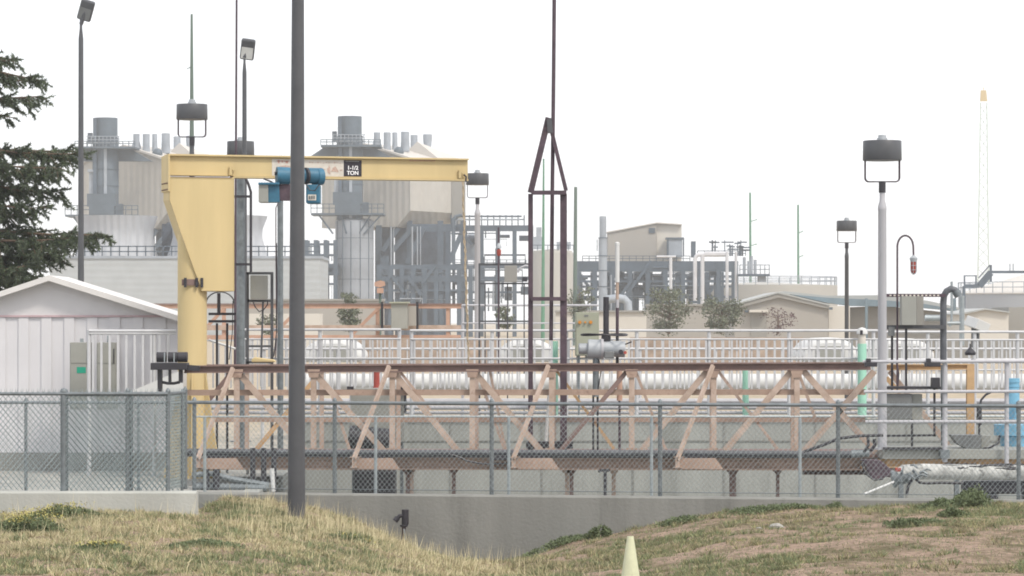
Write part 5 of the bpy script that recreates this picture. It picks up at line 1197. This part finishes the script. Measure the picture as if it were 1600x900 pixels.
mb = MB(); mb.bxp(1173, 1198, 488, 540, 299.9, .3); mb.build('doorway', M['beige_d'], t)
mb = MB(); mb.bxp(1164, 1169, 485, 488, 299.5, .5); mb.bxp(1296, 1301, 480, 484, 299.5, .4); mb.build('lamp', M['hstack'], t)
t = thing('long_low_building', 'long low pale building with blue-grey roof edge behind the tall white pole', 'building', (X(1400,310), 312, 0))
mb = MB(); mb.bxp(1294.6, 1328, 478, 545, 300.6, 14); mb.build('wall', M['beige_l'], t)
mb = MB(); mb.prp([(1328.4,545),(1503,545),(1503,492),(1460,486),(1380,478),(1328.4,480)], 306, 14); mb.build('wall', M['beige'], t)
mb = MB(); mb.prp([(1215,457),(1225,455),(1292,462),(1380,461),(1450,470),(1530,487),(1530,489),(1440,476),(1330,475),(1292,472)], 308, 10); mb.build('roof', M['groof'], t)
mb = MB(); mb.prp([(1235,460),(1292,465),(1380,469),(1440,474),(1520,488),(1440,481),(1380,479),(1330,478),(1292,473)], 304, 2); mb.build('roof_trim', M['bluetrim'], t)
mb = MB(); [mb.bxp(p, p+4, 466, 545, 303, .4) for p in (1352, 1490)]; mb.build('downpipe', M['bluetrim'], t)
t = thing('tan_building', 'plain pale tan gabled building below the conical tank', 'building', (X(1550,280), 285, 0))
mb = MB(); mb.prp([(1500,545),(1576,545),(1576,489),(1540,484),(1500,492)], 280, 12); mb.build('wall', M['beige_l'], t)
mb = MB(); mb.prp([(1498,492.5),(1540,484),(1578,489),(1578,487),(1540,481.5),(1498,490)], 279.6, 12.5); mb.build('roof', M['groof'], t)
mb = MB(); mb.bxp(1576.3, 1660, 480, 545, 284, 10); tag(mb.build('tan_annex', M['beige_d'], origin=W(1620,545,284)), 'dark tan block cut by the right edge of the frame', 'building')
# beige perimeter walls
for x0, x1, y0, Y, m, lab in ((868, 1010, 488, 330, 'beige_l', 'low pale wall left of the pines'), (1010, 1162, 478, 350, 'beige', 'low beige wall with dark coping behind the two pines'), (380, 600, 470, 380, 'beige', 'long low beige wall under the far orange bridge')):
    t = thing('perimeter_wall', lab, 'wall', W((x0+x1)/2, 530, Y)); mb = MB(); mb.bxp(x0, x1, y0, 545, Y, 1); mb.build('wall', M[m], t)
    mb = MB(); mb.bxp(x0-1, x1+1, y0-3, y0, Y-.3, 1.6); mb.build('coping', M['beige_d'], t)
t = thing('beige_kiosk', 'small beige kiosk wall left of the far green shrub', 'building', W(415, 530, 350)); mb = MB(); mb.bxp(384, 500, 490, 545, 350, 5); mb.build('wall', M['beige_l'], t)
mb = MB(); mb.bxp(1080, 1094, 470, 474, 345, .5) ; tag(mb.build('wall_vent', M['hstack'], origin=W(1087,474,345)), 'tiny dark vent on the beige wall between the pines', 'vent')

# cooling tower at left
YW = 450.
t = thing('cooling_tower', 'pale grey cooling tower block with flared corrugated fan shrouds above the shed', 'cooling tower', (X(280,YW), YW+8, 0))
mb = MB(); mb.bxp(78, 500, 404, 560, YW, 20); mb.build('louvre_wall', M['ctw'], t)
mb = MB(); mb.bxp(76, 502, 400, 404, YW-.2, 20.4); mb.build('fan_deck', M['hpale'], t)
for px, r_ in ((182, 64), (340, 78)):
    Y = YW+9; c0 = Vector((X(px,Y), Y, 0)); s_ = S(1, Y); r_ *= .97
    prof = [(r_*1.04, 401), (r_*.98, 388), (r_*.92, 370), (r_*.93, 358), (r_*1.0, 344), (r_*1.03, 338)]
    mb = MB(); mb.lathe(c0, [(a*s_, Z(b_,Y)) for a, b_ in prof]+[(r_*.98*s_, Z(338,Y)), (r_*.9*s_, Z(350,Y))], 48, cap=False); sh = mb.build('fan_shroud', M['shroud'], t, smooth=True)
mb = MB()
for k in range(32): px = 78+k*13.6; mb.bar(W(px, 400, YW), W(px, 384, YW), .16)
for y_ in (385, 393): mb.bar(W(78, y_, YW), W(500, y_, YW), .16)
mb.build('handrail', M['hsteel'], t)
mb = MB(); mb.bxp(253, 280, 350, 402, YW+14, 1); mb.build('gap_shade', M['hdark'], t)  # dark slab standing in for the shade between the fan shrouds

# far lattice crane
Yz = 900.
t = thing('lattice_crane', 'very faint pale lattice crane boom with an orange tip on the right skyline', 'crane', (X(1535,Yz), Yz, 0))
pm = mat('haze_paled_green', (.42,.48,.43), .7, var=.05)  # green paled in the colour itself, to carry haze and overexposure
mb = MB()
for a, c in (((1532,160),(1526,560)), ((1542,160),(1546,560))): mb.bar(W(*a,Yz), W(*c,Yz), .30)
for k in range(22):
    y_ = 165+k*17; f = (y_-160)/400; l_, r_ = 1532-6*f, 1542+4*f; f2 = (y_+17-160)/400; l2, r2_ = 1532-6*f2, 1542+4*f2
    mb.bar(W(l_,y_,Yz), W(r2_,y_+17,Yz), .16); mb.bar(W(r_,y_,Yz), W(l2,y_+17,Yz), .16)
mb.build('boom', pm, t)
mb = MB(); mb.prp([(1533,141),(1541,141),(1543,158),(1532,158)], Yz, 1.2); mb.bar(W(1537,141,Yz), W(1537,136,Yz), .2); mb.build('tip', mat('orange_tip', (.50,.38,.18), .7), t)

# ------------------------------------------------------------------ trees
def spruce():
    Y0 = 80.; x0 = X(-105, Y0)
    t = thing('spruce_tree', 'dark spruce tree reaching in from the left edge', 'tree', (x0, Y0, 0)); rr = random.Random(21)
    mb = MB(); mb.cyl((x0, Y0, 0), (x0, Y0, 9), .3, .24, n=14); mb.cyl((x0, Y0, 9), (x0, Y0, 14.5), .24, .03, n=14); mb.build('trunk', M['bark'], t, smooth=True)
    limbs = MB(); leaf = MB()
    def tuft(p, d, L, n_):
        for _ in range(n_):
            q = p + d*(rr.random()*L); o = Vector((rr.gauss(0,1), rr.gauss(0,1), rr.gauss(0,1))).normalized()
            dd = (d*.8 + o*.75).normalized(); sd = dd.cross(Vector((rr.random()-.5, rr.random()-.5, rr.random()-.5))).normalized()*.015; ln = .06+.06*rr.random()
            leaf.cur = 0 if rr.random() < .7 else 1
            leaf.add([q-sd, q+sd, q+dd*ln], [(0,1,2)])
    def limb(root, tip, sag, dens, wid):
        A = Vector(root); B = Vector(tip); L = (B-A).length; pts = []
        for k in range(15):
            f = k/14; p = A.lerp(B, f); p.z -= sag*math.sin(f*math.pi)*.6; pts.append(p)
        limbs.tube(pts, [.06*(1-.85*k/14) for k in range(15)], 6)
        n_ = int(L*dens*1.15)
        for i in range(n_):
            f = .12+.88*(i/n_)**.85; j = min(13, int(f*14)); p = pts[j].lerp(pts[j+1], f*14-j); d = (pts[j+1]-pts[j]).normalized()
            l1 = wid*(1.15-f*.7)*rr.uniform(.5, 1.2)
            side = Vector((d.y, -d.x, 0)).normalized()*rr.choice((-1,1))
            dd = (d*rr.uniform(.35,.9) + side*rr.uniform(.2,1.0) + EZ*rr.uniform(-.75,.35)).normalized()
            e = p+dd*l1+EZ*(-.12*l1); limbs.tube([p, p+dd*l1*.5, e], [.012,.009,.004], 4)
            m_ = int(l1/.055)
            for k in range(m_):
                q = p.lerp(e, (k+1)/m_); tuft(q, dd, .05, 9)
                if rr.random() < .30:
                    d3 = (dd*.6+Vector((rr.gauss(0,.6), rr.gauss(0,.6), rr.gauss(-.35,.5)))).normalized(); l3 = rr.uniform(.1,.32)
                    for u in range(int(l3/.04)): tuft(q+d3*(u*.04), d3, .04, 6)
    for (ry, tx, ty, dy, sag, den, wd) in ((60, 20, 95, -1.2, .2, 11, .55), (80, 62, 125, 0, .15, 12, .6), (110, 72, 128, 1.5, .1, 8, .5), (150, 66, 150, -1, .1, 12, .75), (60, 15, 92, 1, .1, 10, .5),
        (215, 120, 240, 0, .25, 13, .95), (235, 95, 262, -1.5, .25, 12, .85), (225, 118, 236, 1.2, .1, 10, .6), (260, 96, 300, 1, .3, 13, .8), (285, 70, 325, -1, .35, 12, .75), (250, 40, 300, 0, .2, 12, .8),
        (350, 168, 367, 0, .15, 13, .85), (365, 110, 372, -1.2, .2, 12, .9), (380, 95, 400, 1, .4, 12, .9), (400, 60, 435, -.5, .5, 13, .85), (390, 20, 410, .5, .3, 12, .8), (445, 35, 440, 0, .1, 13, .6), (425, 0, 430, 0, .1, 12, .7), (375, 85, 395, .6, .4, 13, 1.0), (395, 45, 415, -1.2, .4, 13, 1.0), (300, 50, 335, .5, .3, 12, .8), (240, 70, 275, -.6, .2, 12, .9), (150, 25, 185, 0, .1, 10, .4), (360, 140, 376, .6, .1, 10, .7)):
        Ya = Y0; limb(W(-95, ry, Ya), W(tx, ty, Ya+dy), sag, den, wd)
    limbs.build('limbs', M['bark'], t); leaf.build('crown', [M['needle'], M['needle2']], t)
    return t
spruce()
def leafy(name, label, px, pyb, w_, h_, Y, n_, m, trunk=.3, shape=1.0, lf=.25, seed=1, cat='tree', clumps=14, group=None, mtr='bark'):
    rr = random.Random(seed); x0 = X(px, Y); zb_ = Z(pyb, Y); t = thing(name, label, cat, (x0, Y, zb_), group)
    Wd = S(w_, Y); H = S(h_, Y)
    tr = MB(); tr.tube([(x0, Y, zb_), (x0+.02*H, Y, zb_+H*.5), (x0, Y, zb_+H*.92)], [Wd*.035, Wd*.025, Wd*.006], 6)
    cl = []
    for k in range(clumps):
        f = rr.random(); zc = zb_ + H*(trunk + (1-trunk)*f*.93); rad = Wd*.5*(math.sin(math.pi*min(1, .18+.8*(1-f)))**.6)*shape
        a = rr.random()*2*math.pi; q = rr.random()**.5*.85; c = Vector((x0+rad*q*math.cos(a), Y+rad*q*math.sin(a), zc)); cl.append((c, Wd*rr.uniform(.09,.17)))
        tr.tube([(x0, Y, zc-H*.12), c], [Wd*.012, Wd*.004], 4)
    tr.build('trunk', M[mtr], t)
    lf_ = MB()
    for i in range(n_):
        c, r_ = rr.choice(cl); o = Vector((rr.gauss(0,1), rr.gauss(0,1), rr.gauss(0,.7)))*r_*.72; p = c+o
        d1 = Vector((rr.gauss(0,1), rr.gauss(0,1), rr.gauss(0,1))).normalized()*lf; d2 = d1.cross(Vector((rr.gauss(0,1), rr.gauss(0,1), rr.gauss(0,1)))).normalized()*lf*.4
        lf_.add([p-d2, p+d2, p+d1], [(0,1,2)])
    lf_.build('crown', M[m], t)
    return t
leafy('pine_tree', 'bushy young pine left of the other, behind the middle of the railing', 1045, 522, 74, 70, 250, 2600, 'pine', .10, 1.1, .17, 2, clumps=44)
leafy('pine_tree', 'slightly smaller bushy young pine, right of the other', 1127, 522, 62, 56, 250, 2500, 'pine', .1, 1.1, .17, 3, clumps=38)
leafy('shrub', 'dark green shrub under the far orange bridge beam', 546, 515, 34, 34, 200, 1400, 'pine', .02, 1.15, .16, 4, 'shrub', 40)
leafy('tree', 'small pale-flowered tree above the far orange bridge beam', 543, 515, 26, 57, 210, 500, 'pine', .68, 1.4, .14, 5, 'tree', 22)
leafy('shrub', 'bare purple-brown shrub in front of the beige gabled wall', 1215, 522, 52, 42, 240, 420, 'bushd', .1, 1.2, .14, 6, 'shrub', 18)
leafy('shrub', 'green tree half hidden behind the A-frame', 905, 500, 44, 52, 300, 900, 'pine', .1, 1.2, .22, 7, 'tree', 34)
leafy('shrub', 'green shrub seen through the black pipe frame', 790, 512, 34, 34, 200, 700, 'pine', .05, 1.2, .16, 8, 'shrub', 32)
leafy('shrub', 'dark green shrub behind the control stand panel', 417, 520, 34, 30, 200, 500, 'pine', .05, 1.2, .16, 9, 'shrub', 32)

# ------------------------------------------------------------------ grass and weeds
def noise2(x, y, s, seed):
    r = np.random.default_rng(seed); n_ = 64; g_ = r.random((n_, n_)); fx = (x*s) % (n_-1); fy = (y*s) % (n_-1)
    ix = fx.astype(int); iy = fy.astype(int); tx = fx-ix; ty = fy-iy; tx = tx*tx*(3-2*tx); ty = ty*ty*(3-2*ty)
    return (g_[ix,iy]*(1-tx)+g_[ix+1,iy]*tx)*(1-ty)+(g_[ix,iy+1]*(1-tx)+g_[ix+1,iy+1]*tx)*ty
def grass():
    def wall_y(x): return np.where(x < X(307,42), 41.97, 47 + (x-WA.x)*(WD.y/WD.x) - .03)
    parts = []
    # tufts
    NT = 13000; ty = 30.5+16.4*rng.random(NT)**.9; tx = (rng.random(NT)-.5)*2*(ty*.175); ok = ty < wall_y(tx); tx, ty = tx[ok], ty[ok]
    n1 = noise2(tx+50, ty*.8, .9, 1); n2 = noise2(tx+50, ty, 2.7, 2); den = n1*.6+n2*.4
    left = np.clip((.2 - tx)/1.2 + (42-ty)*.10, 0, 1)
    keep = rng.random(len(tx)) < np.clip(left*(.12+1.25*den) + (1-left)*np.clip((den-.42)*4.5, .05, 1), 0, 1); tx, ty = tx[keep], ty[keep]
    nb = rng.integers(14, 46, len(tx)); rad = (.03+.07*rng.random(len(tx)))
    k = np.repeat(np.arange(len(tx)), nb); a = rng.random(len(k))*2*np.pi; q = np.sqrt(rng.random(len(k)))*rad[k]
    x = tx[k]+q*np.cos(a); y = ty[k]+q*np.sin(a); hs = (.5+1.0*rng.random(len(tx)))[k]; tc = rng.random(len(tx))[k]
    parts.append((x, y, hs*1.15, a, tc, np.ones(len(k))))
    N = 190000; y = 30.5 + 16.4*rng.random(N)**.9; x = (rng.random(N)-.5)*2*(y*.175)
    n1 = noise2(x+50, y*.8, .9, 1); n2 = noise2(x+50, y, 2.7, 2); n3 = noise2(x+50, y, 7, 3); den = n1*.5+n2*.3+n3*.2
    left = np.clip((.2 - x)/1.2 + (42-y)*.10, 0, 1)
    keep = rng.random(N) < np.clip(left*(.35+.9*den) + (1-left)*np.clip((den-.40)*4.5, .20, 1), 0, 1); x, y = x[keep], y[keep]
    parts.append((x, y, .35+.5*rng.random(len(x)), rng.random(len(x))*2*np.pi, rng.random(len(x)), np.zeros(len(x))))
    x, y, hs, a, tc, tf = [np.concatenate(c) for c in zip(*parts)]
    ok = y < wall_y(x); x, y, hs, a, tc, tf = [c[ok] for c in (x, y, hs, a, tc, tf)]
    n_ = len(x); z = terrain(x, y); left = np.clip((.2 - x)/1.2 + (42-y)*.10, 0, 1)
    h = (.026+.03*rng.random(n_))*hs*(.95+.15*left); tall = rng.random(n_) < .006*left*(1+4*((np.abs(x+1.8) < 1.9) & (y > 38))); h[tall] = .14+.16*rng.random(tall.sum())
    wd = .0035+.005*rng.random(n_); wd[tall] = .004
    lx = np.cos(a)*h*.55*tf+rng.normal(0, .6, n_)*h; ly = np.sin(a)*h*.5*tf+rng.normal(0, .5, n_)*h
    lx[tall] *= .3
    b = rng.random(n_)*2*np.pi
    V = np.empty((n_, 3, 3)); V[:,0,0] = x-wd*np.cos(b); V[:,0,1] = y-wd*np.sin(b)*.5; V[:,0,2] = z-.01
    V[:,1,0] = x+wd*np.cos(b); V[:,1,1] = y+wd*np.sin(b)*.5; V[:,1,2] = z-.01; V[:,2,0] = x+lx; V[:,2,1] = y+ly; V[:,2,2] = z+h
    g_ = noise2(x+80, y*.7, 1.1, 9)*.5+noise2(x+80, y, 3.5, 10)*.25+tc*.25
    u = rng.random(n_)
    mi = np.where(left > .5, np.where(g_ > .53, np.where(u < .5, 2, np.where(u < .75, 4, 1)), np.where(u < .45, 0, np.where(u < .7, 1, np.where(u < .92, 3, 2)))), np.where(g_ > .44, np.where(u < .42, 2, np.where(u < .8, 4, 1)), np.where(u < .25, 3, np.where(u < .7, 4, 1))))
    mi[tall] = 0
    me = bpy.data.meshes.new('grass'); me.vertices.add(n_*3); me.vertices.foreach_set('co', V.ravel()); me.loops.add(n_*3); me.loops.foreach_set('vertex_index', np.arange(n_*3))
    me.polygons.add(n_); me.polygons.foreach_set('loop_start', np.arange(n_)*3); me.polygons.foreach_set('loop_total', np.full(n_, 3)); me.polygons.foreach_set('material_index', mi.astype(np.int32))
    for nm, c in (('straw', (.50,.44,.28)), ('olive_straw', (.34,.32,.17)), ('grey_green', (.15,.19,.10)), ('tan', (.36,.29,.20)), ('dull_green', (.165,.165,.095))):
        me.materials.append(mat('grass_'+nm, c, .9, var=.25, scale=3, spec=.12))
    me.update(); me.validate(); o = bpy.data.objects.new('grass', me); COL.objects.link(o)
    tag(o, 'dry straw and green grass over the foreground hill', 'grass', kind='stuff')
grass()
def weed(label, px, Y, r_, h_, n_, flowers=0, seed=0, lf=.05, m='weed'):
    rr = random.Random(seed); x0 = X(px, Y); z0 = terr(x0, Y); t = thing('weed_clump', label, 'plant', (x0, Y, z0)); mb = MB()
    cl = [(rr.uniform(-.8,.8)*r_, rr.uniform(-.4,.4)*r_, rr.uniform(.5,1)) for _ in range(6)]
    for i in range(n_):
        c = rr.choice(cl); f = rr.random()**.8; x = x0+c[0]+rr.gauss(0, .22)*r_; y = Y+c[1]+rr.gauss(0,.2)*r_; z = terr(x, y)+f*h_*c[2]*max(.2, 1-abs(x-x0)/(r_*1.6))
        d = Vector((rr.gauss(0,1), rr.gauss(0,1), rr.random()+.3)).normalized()*lf*rr.uniform(.5,1.2); s_ = d.cross(Vector((rr.gauss(0,1), rr.gauss(0,1), .3))).normalized()*lf*.2; p = Vector((x,y,z))
        mb.add([p, p+d*.5+s_, p+d, p+d*.5-s_], [(0,1,2,3)])
    if flowers:
        mb.cur = 1
        for i in range(flowers):
            x = x0+rr.gauss(0,.45)*r_; y = Y+rr.gauss(0,.25)*r_; z = terr(x,y)+h_*rr.uniform(.55,.95)
            o = Vector((rr.gauss(0,1), rr.gauss(0,1), rr.gauss(0,1))).normalized()*.022; q = o.cross(EZ)+Vector((0,0,.014)); mb.add([(x,y,z), Vector((x,y,z))+o, Vector((x,y,z))+q], [(0,1,2)])
    mb.build('foliage', [M[m], M['weedy']], t)
weed('large green weed with yellow flowers low at left', 50, 37, .42, .27, 5200, 500, 1, .04)
weed('yellow-flowered weed close under the pale wall', 90, 40.5, .42, .2, 3000, 380, 2, .04)
weed('small dull weed with a few yellow flowers at the bottom left', 160, 34, .3, .10, 1100, 200, 3, .04)
weed('bright green bush against the middle of the grey wall', 935, 45.4, .16, .26, 1500, 0, 4)
weed('trailing green weeds down the wall foot left of the bright bush', 875, 45.6, .55, .13, 1800, 0, 5)
weed('low green weeds right of the bright bush', 1055, 45.3, .35, .12, 900, 0, 6)
weed('tall leafy weed on the wall foot below the lagged pipe', 1530, 44.3, .42, .28, 2400, 0, 7, .06)
weed('round green weed on the pink soil at right', 1487, 42.3, .17, .17, 1100, 0, 8)
weed('green weed at the wall foot left of the lagged pipe', 1462, 44.6, .28, .17, 1300, 0, 9)
weed('wide low weed on the right slope', 1420, 40.6, .35, .12, 1500, 0, 10)
weed('small green weed at the foot of the fence post at right', 1308, 45.1, .12, .11, 500, 0, 11)
weed('grey-green weed patch low on the left mound', 320, 35.5, .45, .09, 1500, 0, 12, .04)
weed('green weed patch on the crest of the left mound right of the post', 560, 39.5, .4, .10, 1500, 60, 13, .04)
weed('short green weed row on the right crest under the wall', 1210, 45.0, .6, .1, 1800, 0, 14)
def stone(label, px, Y, s_, seed):
    rr = random.Random(seed); x0 = X(px, Y); z0 = terr(x0, Y); mb = MB(); mb.ball((0,0,0), s_, 10, .6)
    mb.v = [(x0+v[0]*1.4*rr.uniform(.8,1.15), Y+v[1]*rr.uniform(.8,1.15), z0+s_*.45+v[2]*rr.uniform(.75,1.1)) for v in mb.v]
    tag(mb.build('stone', M['rock'], origin=(x0,Y,z0)), label, 'stone')
stone('pale stone on the bare pink soil of the right slope', 1213, 41.2, .07, 1)
stone('small pale stone high beside the pink patch, left of the larger one', 1186, 41.5, .03, 2)
stone('small pale stone in the hollow right of the wall foot', 876, 42, .025, 3)

# ------------------------------------------------------------------ haze
mb = MB(); mb.box(-2600, 2600, -60, 2900, -2.5, 74)
hm = bpy.data.materials.new('haze_air'); hm.use_nodes = True; n = hm.node_tree.nodes; n.clear()
o_ = n.new('ShaderNodeOutputMaterial'); v_ = n.new('ShaderNodeVolumePrincipled'); v_.inputs['Color'].default_value = (.93,.95,.97,1)
v_.inputs['Density'].default_value = .00034; v_.inputs['Anisotropy'].default_value = .3
hm.node_tree.links.new(v_.outputs[0], o_.inputs['Volume'])
tag(mb.build('haze', hm), kind='stuff')
